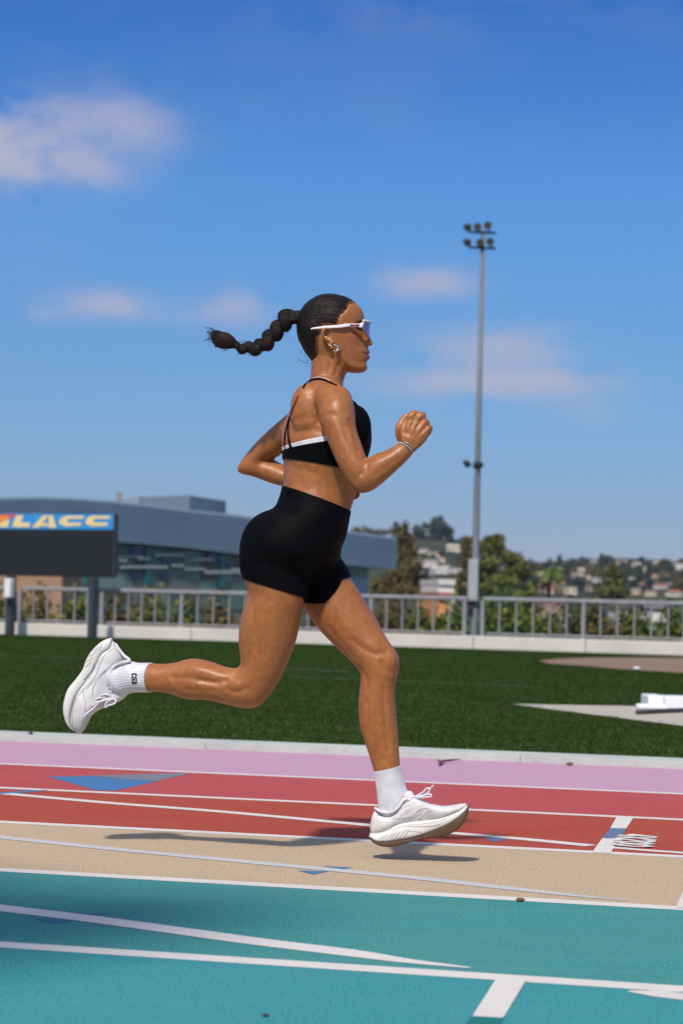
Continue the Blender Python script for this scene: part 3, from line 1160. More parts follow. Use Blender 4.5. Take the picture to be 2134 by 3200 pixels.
def crown_data(lumps, n, leaf, seed, flat=0.75):
    """leaf-sized quads spread through overlapping lumps; lumps = (cx, cy, cz, rx, ry, rz)"""
    r = np.random.default_rng(seed)
    lumps = np.asarray(lumps, float)
    vol = lumps[:, 3] * lumps[:, 4] * lumps[:, 5]
    w = vol ** .67
    idx = r.choice(len(lumps), n, p=w / w.sum())
    d = r.normal(size=(n, 3))
    d /= np.linalg.norm(d, axis=1)[:, None]
    rr = r.random(n) ** .42 * (1 + .12 * r.normal(size=n))
    L = lumps[idx]
    p = L[:, :3] + d * rr[:, None] * L[:, 3:]
    nrm = d * .7 + r.normal(size=(n, 3)) * .7
    nrm /= np.linalg.norm(nrm, axis=1)[:, None]
    a = np.cross(nrm, r.normal(size=(n, 3)))
    a /= np.linalg.norm(a, axis=1)[:, None]
    b = np.cross(nrm, a)
    s = leaf * r.uniform(.55, 1.35, n)[:, None]
    V = np.stack([p - a * s, p + b * s * flat, p + a * s, p - b * s * flat], 1).reshape(-1, 3)
    Fc = np.arange(4 * n).reshape(n, 4)
    tone = np.clip(r.random(n) * .75 + .25 * np.sin(p[:, 0] * 2.1 + idx) * np.sin(p[:, 2] * 1.7), 0, 1)
    return V, Fc, tone


def lumpy(rx, ry, h, n, seed, base=.25, shape='round'):
    r = random.Random(seed)
    out = []
    for i in range(n):
        f = i / max(1, n - 1)
        z = h * (base + (1 - base) * f * .88)
        if shape == 'cone':
            w = (1 - f) ** .75 * .9 + .12
        elif shape == 'column':
            w = .75 * math.sin(math.pi * (.18 + .75 * f)) + .2
        else:
            w = math.sin(math.pi * (.2 + .66 * f)) + .1
        a = r.uniform(0, 6.28)
        k = r.uniform(.25, .75) * w
        q = r.uniform(.32, .52)
        out.append((math.cos(a) * rx * k, math.sin(a) * ry * k, z, rx * q * (w + .25), ry * q * (w + .25), h * r.uniform(.09, .17)))
    return out


def tree(name, loc, h, rx, mat, label, cat='tree', group=None, n=1400, leaf=.16, seed=1, shape='round', lumps=None, base=.28, nl=14, trunk=True):
    t = empty(name, loc)
    tag(t, label, cat, group)
    lp = lumps or lumpy(rx, rx * .9, h, nl, seed, base, shape)
    V, Fc, tone = crown_data(lp, n, leaf, seed)
    c_ = tri_cloud('crown' if trunk else 'foliage', V, Fc, tone, mat, t)
    c_.matrix_parent_inverse = Matrix()
    if trunk:
        hb = h * (.85 if shape != 'round' else .62)
        parts = [tube_np([(0, 0, -.3), (.02 * h, 0, h * .2), (-.01 * h, .01 * h, h * .45), (0, 0, hb)], [h * .034, h * .026, h * .019, h * .006], 8)]
        r = random.Random(seed)
        for k in range(5):
            q = lp[r.randrange(len(lp))]
            z0 = h * r.uniform(.22, .5)
            parts.append(tube_np([(0, 0, z0), (q[0] * .5, q[1] * .5, (z0 + q[2]) / 2 + .05 * h), (q[0], q[1], q[2])], [h * .014, h * .009, h * .003], 6))
        V, Fc = merge(parts)
        mesh_np('trunk', V, Fc, M_bark, t, True).matrix_parent_inverse = Matrix()
    return t


def pix_lumps(px_list, base, Y, dy=.8):
    """lumps given as pixel centre and pixel radii at depth Y, relative to the base"""
    s = Y / FPX
    r = random.Random(5)
    out = []
    for (px, py, rx, rz) in px_list:
        p = P(px, py, Y) - base
        out.append((p.x, p.y + r.uniform(-1, 1) * rx * s * .6, p.z, rx * s, rx * s * dy, rz * s))
    return out


# tall russet conifer right of the building's end
Y_ = 165.0
base = Vector((P(1262, 1800, Y_).x, Y_, gz))
lp = pix_lumps([(1266, 1648, 12, 22), (1258, 1680, 22, 26), (1276, 1690, 22, 24), (1252, 1720, 26, 26), (1284, 1730, 26, 28), (1246, 1765, 30, 24), (1290, 1775, 34, 26), (1262, 1800, 50, 30),
                (1215, 1815, 36, 24), (1180, 1828, 26, 22), (1310, 1815, 30, 24), (1240, 1845, 60, 26), (1190, 1850, 34, 20), (1305, 1850, 36, 24), (1330, 1838, 16, 12)], base, Y_)
tree('conifer_tree', base, 8.5, 2, M_leaf_brown, 'tall russet conifer standing beside the end of the blue grey building', n=5200, leaf=.13, seed=3, lumps=lp)
# broad trees by the pole
Y_ = 150.0
base = Vector((P(1545, 1850, Y_).x, Y_, gz))
lp = pix_lumps([(1540, 1690, 30, 20), (1560, 1682, 18, 16), (1525, 1712, 36, 22), (1560, 1716, 20, 24), (1585, 1738, 24, 20), (1612, 1752, 28, 24), (1632, 1775, 22, 22), (1520, 1760, 34, 26),
                (1600, 1790, 34, 22), (1630, 1800, 22, 20), (1520, 1800, 40, 24), (1565, 1815, 44, 22), (1595, 1822, 26, 16), (1530, 1835, 30, 18)], base, Y_)
tree('broad_tree', base, 7.5, 2, M_leaf_olive, 'broad olive green tree with open crown right of the floodlight pole', n=4600, leaf=.13, seed=11, lumps=lp)
Y_ = 190.0
base = Vector((P(1465, 1850, Y_).x, Y_, gz))
lp = pix_lumps([(1460, 1690, 22, 14), (1455, 1712, 20, 16), (1470, 1735, 24, 18), (1455, 1760, 20, 20), (1460, 1800, 26, 22), (1440, 1815, 22, 18), (1470, 1835, 28, 20), (1425, 1840, 24, 14)], base, Y_)
tree('broad_tree', base, 8, 2, M_leaf_brown, 'rust tinged tree directly left of the floodlight pole', n=2200, leaf=.15, seed=12, lumps=lp)
# single darker tree in the right third
Y_ = 210.0
base = Vector((P(1918, 1860, Y_).x, Y_, gz))
lp = pix_lumps([(1917, 1772, 14, 12), (1910, 1788, 20, 14), (1928, 1795, 20, 14), (1904, 1812, 22, 14), (1932, 1818, 22, 14), (1916, 1834, 28, 16), (1940, 1845, 26, 14), (1890, 1848, 26, 14), (1915, 1862, 44, 14)], base, Y_)
tree('conifer_tree', base, 6.5, 2, M_leaf_olive, 'dark rounded conifer standing alone above the right hand railing', n=2200, leaf=.16, seed=13, lumps=lp)


def palm(loc, h, label, seed):
    t = empty('palm_tree', loc)
    tag(t, label, 'palm tree', 'palm trees beyond the railing')
    V, Fc = tube_np([(0, 0, -.3), (.08, 0, h * .5), (0, 0, h)], [.24, .18, .17], 9)
    mesh_np('trunk', V, Fc, M_bark, t, True).matrix_parent_inverse = Matrix()
    r = random.Random(seed)
    for half, mt, nm in ((0, M_leaf_green, 'frond'), (1, M_leaf_dry, 'dry_frond')):
        for k in range(13):
            a = r.uniform(0, 6.28)
            up = r.uniform(.1, .95) if half == 0 else r.uniform(-.8, -.05)
            L_ = h * r.uniform(.18, .25) * (1 if half == 0 else .9)
            pts = []
            for i in range(6):
                f = i / 5
                pts.append(Vector((math.cos(a) * L_ * f, math.sin(a) * L_ * f, h + L_ * (up * f - .75 * f * f))))
            VV, FF, TT = [], [], []
            for i in range(5):
                side = Vector((-math.sin(a), math.cos(a), 0))
                for sg in (1, -1):
                    w_ = L_ * .16 * math.sin(math.pi * (.15 + .8 * (i + .5) / 5))
                    o_ = len(VV)
                    VV += [pts[i], pts[i + 1], pts[i + 1] + side * sg * w_ - Vector((0, 0, w_ * .5)), pts[i] + side * sg * w_ - Vector((0, 0, w_ * .4))]
                    FF.append((o_, o_ + 1, o_ + 2, o_ + 3))
                    TT.append(r.random())
            tri_cloud(nm, VV, FF, TT, mt, t).matrix_parent_inverse = Matrix()


Y_ = 175.0
pbx = Vector((P(1712, 1850, Y_).x, Y_, gz))
palm(pbx, P(1712, 1792, Y_).z - gz, 'yellow green palm with dry fronds above the right railing', 3)

# hedge line just beyond the railing: individual bushes
hedge_spec = [  # px centre, px top, half width px, depth, material, n, label
    (20, 1872, 70, 56, M_leaf_olive, 'olive shrub low behind the railing at the far left edge'),
    (120, 1868, 62, 57, M_leaf_brown, 'brownish shrub behind the railing under the left of the scoreboard'),
    (215, 1880, 62, 56, M_leaf_olive, 'olive shrub behind the railing left of the right scoreboard post'),
    (372, 1886, 58, 58, M_leaf_brown, 'brown shrub behind the railing right of the scoreboard post'),
    (470, 1884, 58, 57, M_leaf_olive, 'dull olive shrub behind the railing below the green glass front'),
    (585, 1892, 60, 58, M_leaf_olive, 'yellowish olive shrub behind the railing under the navy windows'),
    (690, 1900, 62, 57, M_leaf_brown, 'brown olive shrub behind the railing beside the rear thigh'),
    (985, 1900, 55, 57, M_leaf_brown, 'dark shrub behind the railing between the legs of the runner'),
    (1215, 1892, 66, 60, M_leaf_brown, 'dark brown shrub behind the railing right of the front thigh'),
    (1335, 1918, 48, 56, M_leaf_green, 'fresh green bush below the orange house'),
    (1415, 1906, 48, 57, M_leaf_green, 'green bush behind the railing just left of the floodlight pole'),
    (1545, 1852, 62, 60, M_leaf_green, 'bright green bush rising above the railing right of the pole'),
    (1625, 1856, 60, 61, M_leaf_green, 'second bright green bush right of the floodlight pole'),
    (1690, 1918, 40, 57, M_leaf_green, 'low green bush below the peach house'),
    (1770, 1884, 56, 58, M_leaf_mid, 'mid green bush left of the thick rail post'),
    (1870, 1894, 56, 58, M_leaf_brown, 'rusty brown bush right of the thick rail post'),
    (1965, 1905, 48, 58, M_leaf_olive, 'olive bush under the lone conifer'),
    (2015, 1950, 40, 56, M_leaf_green, 'low green bush in front of the grey roof'),
    (2105, 1905, 38, 57, M_leaf_green, 'green bush at the right edge behind the railing'),
    (2190, 1890, 60, 58, M_leaf_mid, 'mid green bush beyond the right edge of the picture'),
]
for i, (px, py, hw, Y_, mt, lab) in enumerate(hedge_spec):
    top = P(px, py, Y_)
    base = Vector((top.x, Y_, gz))
    h = top.z - gz
    tree('bush', base, h * 1.03, hw * Y_ / FPX * 2.4, mt, lab, 'bush', 'bushes behind the railing', 5200, .066, 40 + i, 'column', None, .30, 26, trunk=False)


# ------------------------------------------------------------ houses and trees on the hillside
M_win = plain('house_window', (0.035, 0.040, 0.045), .25, .1)
WALLC = {'white': (0.72, 0.69, 0.63), 'cream': (0.66, 0.56, 0.43), 'peach': (0.60, 0.40, 0.28), 'grey': (0.36, 0.36, 0.37), 'tan': (0.42, 0.34, 0.26), 'orange': (0.62, 0.27, 0.09), 'pink': (0.50, 0.34, 0.30)}
ROOFC = {'red': (0.30, 0.10, 0.06), 'grey': (0.20, 0.20, 0.21), 'brown': (0.17, 0.115, 0.08), 'white': (0.6, 0.58, 0.55)}
MW = {k: plain(k + '_house_wall', v, .85, .06, .4) for k, v in WALLC.items()}
MR = {k: plain(k + '_house_roof', v, .85, .12, .8) for k, v in ROOFC.items()}


def house(loc, w, d, h, wall, roof, flat, yaw, label, group=None, storeys=1, nwin=3):
    t = empty('house', loc, yaw)
    tag(t, label, 'house', group)
    Mx = t.matrix_basis.copy()

    def part(name, bm, mat, par=t):
        o = from_bm(name, bm, mat)
        o.parent = par
        return o
    t.rotation_euler = (0, 0, yaw)
    bm = bmesh.new()
    add_box(bm, (0, 0, h / 2 - 1), (w, d, h + 2), 0)
    part('wall', bm, MW[wall])
    bm = bmesh.new()
    if flat:
        add_box(bm, (0, 0, h + .14), (w * 1.05, d * 1.05, .28), 0)
    else:
        rh = w * .16
        vs = [bm.verts.new(v) for v in ((-w * .54, -d * .56, h + .003), (w * .54, -d * .56, h + .003), (w * .54, d * .56, h + .003), (-w * .54, d * .56, h + .003), (-w * .36, 0, h + rh), (w * .36, 0, h + rh))]
        for f in ((0, 1, 5, 4), (2, 3, 4, 5), (1, 2, 5), (3, 0, 4), (3, 2, 1, 0)):
            bm.faces.new([vs[i] for i in f])
    part('roof', bm, MR[roof])
    sh = h / storeys
    for s_ in range(storeys):
        for k in range(nwin):
            x = w * (-.5 + (k + .5) / nwin)
            bm = bmesh.new()
            add_box(bm, (x, -d / 2 - .01, sh * (s_ + .52)), (w / nwin * .5, .08, sh * .42), 0)
            part('window', bm, M_win)
    return t


houses = [  # px, py(base), width px, height px, wall, roof, flat, storeys, windows, label
    (1355, 1741, 40, 16, 'cream', 'brown', True, 1, 3, 'wide cream hillside house just under the dark hilltop trees'),
    (1418, 1722, 42, 18, 'cream', 'white', True, 1, 3, 'long cream house at the top right of the slope left of the pole'),
    (1322, 1727, 28, 11, 'white', 'grey', True, 1, 2, 'small white house highest on the slope beside the russet conifer'),
    (1345, 1770, 44, 20, 'white', 'grey', False, 1, 3, 'white gabled house on the middle of the left slope'),
    (1382, 1757, 18, 16, 'cream', 'red', False, 1, 2, 'small cream house with a red roof in the middle of the left slope'),
    (1372, 1791, 52, 18, 'white', 'white', True, 1, 4, 'bright white flat roofed house in the middle of the left slope'),
    (1424, 1790, 42, 13, 'white', 'grey', True, 1, 3, 'long low white house left of the floodlight pole'),
    (1348, 1796, 26, 12, 'grey', 'grey', False, 1, 2, 'small grey house below the bright white flat roofed house'),
    (1420, 1843, 32, 18, 'peach', 'brown', False, 1, 2, 'peach house just above the railing left of the pole'),
    (1320, 1800, 16, 18, 'grey', 'brown', False, 1, 1, 'narrow grey house against the russet conifer'),
    (1575, 1786, 15, 12, 'white', 'grey', True, 1, 1, 'small white house showing through the broad olive tree'),
    (1515, 1750, 22, 12, 'grey', 'red', False, 1, 2, 'grey house behind the crown right of the pole'),
    (1535, 1832, 34, 14, 'tan', 'brown', False, 1, 2, 'tan house low behind the bright green bushes'),
    (1708, 1853, 44, 24, 'peach', 'red', False, 1, 3, 'peach house under the palm'),
    (1778, 1856, 50, 20, 'cream', 'grey', True, 1, 3, 'cream flat roofed house right of the palm'),
    (1806, 1811, 28, 16, 'peach', 'white', True, 1, 2, 'peach house on the slope above the cream flat roofed house'),
    (1836, 1810, 22, 13, 'cream', 'brown', False, 1, 2, 'cream house next to the peach one on the right slope'),
    (1864, 1819, 26, 12, 'white', 'grey', True, 1, 2, 'white house left of the lone conifer'),
    (1780, 1803, 26, 14, 'tan', 'brown', False, 1, 2, 'tan house left of the peach one on the right slope'),
    (1975, 1816, 20, 11, 'white', 'grey', True, 1, 2, 'small white house right of the lone conifer'),
    (2006, 1834, 26, 13, 'cream', 'red', False, 1, 2, 'cream house with red roof right of the lone conifer'),
    (1985, 1857, 32, 18, 'peach', 'grey', False, 1, 2, 'peach house just above the rail right of the lone conifer'),
    (2062, 1839, 38, 13, 'white', 'red', False, 1, 3, 'white house with red roof towards the right edge'),
    (2105, 1863, 46, 16, 'white', 'red', False, 1, 3, 'white house with red roof just above the rail at the right edge'),
    (2115, 1818, 24, 14, 'pink', 'red', False, 1, 2, 'pinkish house with red roof at the right edge'),
    (2013, 1786, 22, 14, 'cream', 'brown', True, 1, 2, 'cream house near the skyline right of the lone conifer'),
    (1985, 1771, 28, 13, 'white', 'grey', True, 1, 2, 'white house close under the skyline on the right'),
    (1940, 1762, 34, 12, 'pink', 'grey', True, 1, 3, 'long pinkish house on the right skyline'),
    (2122, 1779, 34, 13, 'white', 'white', True, 1, 3, 'white house on the skyline at the right edge'),
    (1855, 1759, 20, 12, 'grey', 'grey', True, 1, 2, 'grey house on the skyline left of the dark tree'),
    (2080, 1800, 20, 10, 'cream', 'brown', False, 1, 2, 'small cream house in the upper right of the slope'),
    (1752, 1832, 26, 13, 'cream', 'red', False, 1, 2, 'small cream house with red roof between palm and flat roofed house'),
    (1690, 1800, 22, 12, 'white', 'grey', True, 1, 2, 'small white house left of the palm crown'),
    (1842, 1846, 30, 15, 'tan', 'brown', False, 1, 2, 'tan house above the thick rail post'),
    (1900, 1790, 22, 11, 'white', 'grey', True, 1, 2, 'white house up the slope behind the lone conifer'),
    (2040, 1806, 26, 13, 'peach', 'red', False, 1, 2, 'peach house with red roof high on the right slope'),
    (2052, 1768, 24, 11, 'cream', 'white', True, 1, 2, 'cream house at the skyline below the low dark tree'),
    (2088, 1832, 22, 12, 'grey', 'brown', False, 1, 2, 'small grey house between two white ones at the right'),
    (2030, 1862, 34, 17, 'cream', 'brown', False, 1, 3, 'cream house just above the rail right of the peach one'),
    (1735, 1790, 20, 10, 'white', 'grey', True, 1, 2, 'tiny white house right of the palm crown'),
    (1815, 1784, 22, 11, 'white', 'red', False, 1, 2, 'white house with red roof high on the middle right slope'),
    (1395, 1776, 24, 12, 'tan', 'brown', False, 1, 2, 'tan house between the white houses on the left slope'),
    (1300, 1758, 20, 12, 'cream', 'grey', True, 1, 2, 'cream house half hidden by the russet conifer'),
    (1958, 1835, 20, 12, 'grey', 'grey', False, 1, 2, 'bluish grey house directly right of the lone conifer'),
]
for i, (px, py, wpx, hpx, wl, rf, fl, st, nw, lab) in enumerate(houses):
    p = hill_hit(px, py)
    if p is None:
        p = P(px, py, 640)
    if py > 1830 and False:
        pass
    s = p.y / FPX
    yaw = random.Random(i).uniform(-.35, .35)
    house(p, wpx * s, wpx * s * .7, hpx * s * (.78 if not fl else .92), wl, rf, fl, yaw, lab, 'houses on the hillside', st, nw)


def near_house(px0, px1, pyt, Y, wall, roof, flat, label, nwin=2, depth=6.0, group='houses below the railing'):
    a, b_ = P(px0, pyt, Y), P(px1, pyt, Y)
    w = b_.x - a.x
    return house(Vector(((a.x + b_.x) / 2, Y + depth / 2, gz)), w, depth, a.z - gz, wall, roof, flat, .12, label, group, 2, nwin)


near_house(1348, 1398, 1826, 125, 'white', 'white', True, 'bright white block house rising above the railing left of the pole', 1)
near_house(1341, 1384, 1872, 95, 'orange', 'red', True, 'orange house seen through the railing left of the pole', 1)
near_house(1720, 1757, 1890, 100, 'peach', 'red', False, 'peach house seen through the railing right of the pole', 1)
near_house(2000, 2080, 1942, 80, 'grey', 'white', True, 'low building with pale flat roof seen through the right railing', 3)
near_house(1985, 2090, 1900, 120, 'grey', 'grey', True, 'dark grey block behind the low pale roof', 3)


def hill_trees():
    metas = []
    for k, (mt, shp) in enumerate(((M_leaf_dark, 'round'), (M_leaf_mid, 'round'), (M_leaf_dark, 'column'), (M_leaf_olive, 'round'), (M_leaf_brown, 'round'))):
        V, Fc, tone = crown_data(lumpy(1.0, 1.0, 2.0, 10, 70 + k, .2, shp), 420, .15, 90 + k)
        o = tri_cloud('crown', V, Fc, tone, mt)
        COL.objects.unlink(o)
        V, Fc = tube_np([(0, 0, -.6), (0.03, 0, .7), (0, 0, 1.2)], [.08, .06, .03], 6)
        me = bpy.data.meshes.new('trunk')
        me.from_pydata([tuple(v) for v in V], [], Fc)
        me.materials.append(M_bark)
        metas.append((o.data, me))
    labs = ['dark blue green tree on the hillside among the houses', 'mid green tree on the hillside among the houses', 'dark upright tree on the hillside among the houses',
            'olive tree on the hillside among the houses', 'russet tree on the hillside among the houses']

    def put(px, py, hpx, wpx, k, lab, grp='trees on the hillside', Y=None):
        p = hill_hit(px, py) if Y is None else None
        if p is None:
            p = P(px, py, Y or 655)
        s = p.y / FPX
        t = empty('tree', p, random.random() * 6)
        tag(t, lab, 'tree', grp)
        for me, nm in zip(metas[k], ('crown', 'trunk')):
            o = bpy.data.objects.new(nm, me)
            COL.objects.link(o)
            o.parent = t
            o.scale = (wpx * s / 2, wpx * s / 2, hpx * s / 2)
    # dark skyline trees above the left slope
    sk = [(1318, 1702, 70, 56, 0), (1350, 1700, 80, 60, 0), (1378, 1698, 84, 62, 0), (1395, 1702, 60, 44, 0), (1300, 1698, 60, 44, 2)]
    for i, (x, y, h_, w_, k) in enumerate(sk):
        put(x, y, h_, w_, k, ('second dark tree from the left on the hilltop', 'tallest middle tree of the dark clump on the hilltop', 'broad dark tree right of the tallest one on the hilltop', 'small dark tree at the right of the hilltop clump', 'slim upright dark tree leftmost on the hilltop')[i], 'dark trees on the hilltop', 560)
    for (x, y, h_, w_, k, lab) in ((1408, 1708, 58, 40, 0, 'lowest dark tree at the right end of the hilltop clump'), (1235, 1690, 62, 54, 1, 'green tree above the end of the blue grey building'),
                                   (1135, 1690, 46, 70, 4, 'brownish tree above the roof right of the shorts'), (1185, 1690, 38, 50, 4, 'low russet tree above the metal roof'),
                                   (1440, 1716, 36, 30, 0, 'dark tree on the skyline just left of the pole'), (1655, 1782, 38, 34, 1, 'small green tree on the saddle right of the broad tree'),
                                   (1748, 1775, 44, 26, 2, 'dark upright tree on the skyline right of the palm'), (1718, 1775, 32, 30, 3, 'olive tree on the skyline above the palm'),
                                   (1885, 1768, 38, 44, 0, 'dark domed tree on the skyline left of the lone conifer'), (2000, 1765, 26, 34, 0, 'dark low tree on the right skyline'),
                                   (1972, 1766, 20, 18, 0, 'small dark tree on the right skyline between pale houses'), (2085, 1775, 24, 24, 2, 'small upright tree on the skyline near the right edge')):
        put(x, y, h_, w_, k, lab, None, 560)
    r = random.Random(21)
    n = 0
    kinds = ['dark blue green tree', 'mid green tree', 'dark upright tree', 'olive tree', 'russet tree']
    seen = {}
    while n < 240:
        px = r.uniform(1290, 2150)
        lo = 1715 if px < 1470 else (1760 if px < 1660 else 1772)
        py = r.uniform(lo, 1866)
        if hill_hit(px, py) is None:
            continue
        clash = False
        for hh in houses:
            if abs(px - hh[0]) < hh[2] * .62 and -3 < py - hh[1] < 24:
                clash = True
        if clash:
            continue
        k = r.choice([0, 0, 0, 1, 1, 2, 3, 4])
        f = .7 + (py - 1715) / 200
        hh = min(houses, key=lambda q: (q[0] - px) ** 2 + 3 * (q[1] - py) ** 2)
        where = ('left of' if px < hh[0] - 8 else 'right of' if px > hh[0] + 8 else 'by') if abs(py - hh[1]) < 14 else ('above' if py < hh[1] else 'below')
        short = ' '.join(hh[9].split()[:7])
        size = r.uniform(18, 36) * f
        lab = '%s %s %s the %s' % ('tall' if size > 26 else 'low', kinds[k], where, short)
        seen[lab] = seen.get(lab, 0) + 1
        if seen[lab] > 1:
            lab = lab.replace('tall ', 'broad ', 1).replace('low ', 'small ', 1) if seen[lab] == 2 else 'another ' + lab
        put(px, py, size, r.uniform(20, 40) * f * (1.3 if lab.startswith('broad') else 1), k, lab)
        n += 1


hill_trees()

# ------------------------------------------------------------ white block on the pad, dark shadow bar and small litter
kk = lambda x, y: (1600 + x / 2.936, 2000 + y / 2.936)
g0 = G(*kk(1245, 632), z=.004)
g1 = G(*kk(1600, 632), z=.02)
hz = P(*kk(1245, 512), g0.y).z - .004
tb = empty('throwing_bench', g0)
tag(tb, 'white painted block with foot plate on the concrete pad at the right edge', 'block')
Mwb = plain('white_block_paint', (0.70, 0.73, 0.76), .6, .08, 4)
Lw = P(*kk(1390, 600), g0.y).x - g0.x
for nm, x0, x1, y0, y1, z0, z1 in (('block', 0, Lw, 0, .42, .0, hz), ('block', Lw + .006, Lw + 1.2, .03, .40, .0, hz - .006), ('foot_plate', -.09, Lw + .02, -.10, .02, 0, .035)):
    bm = bmesh.new()
    add_box(bm, (g0.x + (x0 + x1) / 2, g0.y + (y0 + y1) / 2, .005 + (z0 + z1) / 2), (x1 - x0, y1 - y0, z1 - z0), 0, .008)
    from_bm(nm, bm, M_dark if nm == 'bracket' else Mwb, tb)
ra_, rb_ = G(*kk(1145, 662), z=.02), G(*kk(1640, 640), z=.02)  # dark bar put in for the shadow under the block's front
tag(tube('shadow_bar', [ra_, ra_.lerp(rb_, .5), rb_], [.016, .016, .016], M_dark, None, 8), 'dark bar standing in for the shadow in front of the white block', 'bar')


def rock(name, c, s, mat, seed, label, cat, kind=None):
    bm = bmesh.new()
    bmesh.ops.create_icosphere(bm, subdivisions=2, radius=1)
    for v in bm.verts:
        k = 1 + .35 * mnoise.noise(v.co * 1.7 + Vector((seed * 3.1, 0, 0)))
        v.co = Vector((v.co.x * s[0] * k, v.co.y * s[1] * k, v.co.z * s[2] * k)) + c
    o = from_bm(name, bm, mat, None, True)
    tag(o, label, cat)
    return o


M_debris = plain('dry_leaf_debris', (0.14, 0.08, 0.045), .9, .3, 60)
M_twig = plain('twig_bark', (0.11, 0.065, 0.06), .9, .25, 40)
ball = G(*k7(1140, 275), z=.004)
rock('crumpled_paper', ball + Vector((0, 0, .02)), (.045, .03, .022), Mwb, 3, 'small white scrap at the edge of the dirt patch', 'litter')
rock('dead_leaf', G(*k6(1047, 284)) + Vector((0, 0, .009)), (.016, .014, .008), M_debris, 5, 'small brown leaf on the pink strip', 'leaf')
rock('dead_leaf', G(*k6(820, 908)) + Vector((0, 0, .005)), (.011, .009, .005), M_debris, 6, 'brown leaf on the white line between tan and teal lanes', 'leaf')
rock('pebble', G(*k5(142, 168)) + Vector((0, 0, .035)), (.012, .012, .008), M_dark, 7, 'dark pebble on the kerb strip at the left', 'pebble')
rock('pebble', G(*k5(1218, 1437)) + Vector((0, 0, .003)), (.006, .005, .004), M_dark, 8, 'tiny dark crumb on the turquoise lane', 'pebble')
tw = [G(*k6(x, y)) + Vector((0, 0, .012)) for x, y in ((455, 280), (470, 273), (500, 270), (540, 266))]
V1 = tube_np(tw, [.007, .006, .005, .002], 7)
V2 = tube_np([tw[0], G(*k6(443, 268)) + Vector((0, 0, .01))], [.007, .004], 6)
V3 = tube_np([tw[0], G(*k6(447, 287)) + Vector((0, 0, .01))], [.008, .004], 6)
o = mesh_np('twig', *merge([V1, V2, V3]), M_twig, None, True)
tag(o, 'short forked dry twig lying on the pink strip', 'twig')

# tree added behind the camera as an unseen caster for the teal lane's soft shadow
lp = []
sr = random.Random(8)
for (sx, sy, r_) in ((-.55, 5.50, .30), (-.42, 5.62, .18), (-.95, 5.45, .42), (-.62, 5.05, .22), (-1.15, 5.35, .42), (-1.6, 5.5, .55), (-.80, 5.28, .26), (-1.0, 5.0, .30), (-1.9, 4.9, .6), (-2.5, 5.3, .7), (-.72, 5.55, .18), (-1.3, 5.9, .35), (-2.2, 4.4, .55), (-1.5, 4.6, .4), (-2.9, 4.8, .6), (-.58, 5.22, .14)):
    hh_ = sr.uniform(8.0, 9.4)
    sx += .16
    k_ = hh_ / sun_dir.z
    lp.append((sx + sun_dir.x * k_, sy + sun_dir.y * k_, hh_, r_, r_, r_ * .7))
tb_ = Vector((lp[4][0] - .3, lp[4][1], 0))
tree('added_shadow_tree', tb_, 8.6, 2, M_leaf_mid, 'unseen tree added behind the camera to cast the soft shadow on the teal lane', n=2600, leaf=.075, seed=31, lumps=[(a - tb_.x, b_ - tb_.y, c_, d, e, f) for a, b_, c_, d, e, f in lp])
# ======================================================================= THE RUNNER
def cvt(x0, y0, s):
    return lambda x, y: (x0 + x / s, y0 + y / s)


c1 = cvt(600, 880, 1.96)
c2 = cvt(900, 880, 5.227)
c3 = cvt(700, 1480, 3.136)
c4 = cvt(1180, 1240, 7.127)
c5 = cvt(600, 1750, 2.24)
c6 = cvt(180, 1950, 3.136)
c7 = cvt(1100, 2330, 3.92)
c9 = cvt(870, 1140, 5.058)
cb = cvt(620, 900, 4.612)
Y0 = 6.7538


def yd(px, lat):
    """depth of a point in column px, lat metres to the runner's left; she runs along the lanes"""
    return Y0 - 0.274 * (px - 985) / 1119.0 + lat


SZ = 1.05


def se(v, p):
    return math.copysign(abs(v) ** (2.0 / p), v)


def loft(st, conv, sub=6, n=36, p=2.0, cap=(.6, .6)):
    """stations (Ax, Ay, Bx, By, Y, half depth[, twist]) -> closed tube of elliptic sections whose outline runs through A and B"""
    rows = []
    for s in st:
        a, b = conv(s[0], s[1]), conv(s[2], s[3])
        rows.append((*a, *b, s[4], s[5], s[6] if len(s) > 6 else 0.0))
    D = catmull(rows, sub)
    rings = []
    for r in D:
        A, B = P(r[0], r[1], r[4]), P(r[2], r[3], r[4])
        c = (A + B) / 2
        e = (B - A) / 2
        w = e.length
        n1 = e.normalized()
        ydir = Vector((0, 1, 0))
        ph = r[6]
        b_ = r[5] * SZ
        t = math.sqrt(max(w * w - (b_ * math.sin(ph)) ** 2, (.4 * w) ** 2)) / max(.2, math.cos(ph))
        rings.append((c, (n1 * math.cos(ph) + ydir * math.sin(ph)) * t, (ydir * math.cos(ph) - n1 * math.sin(ph)) * b_))
    return ring_mesh(rings, n, p, cap)


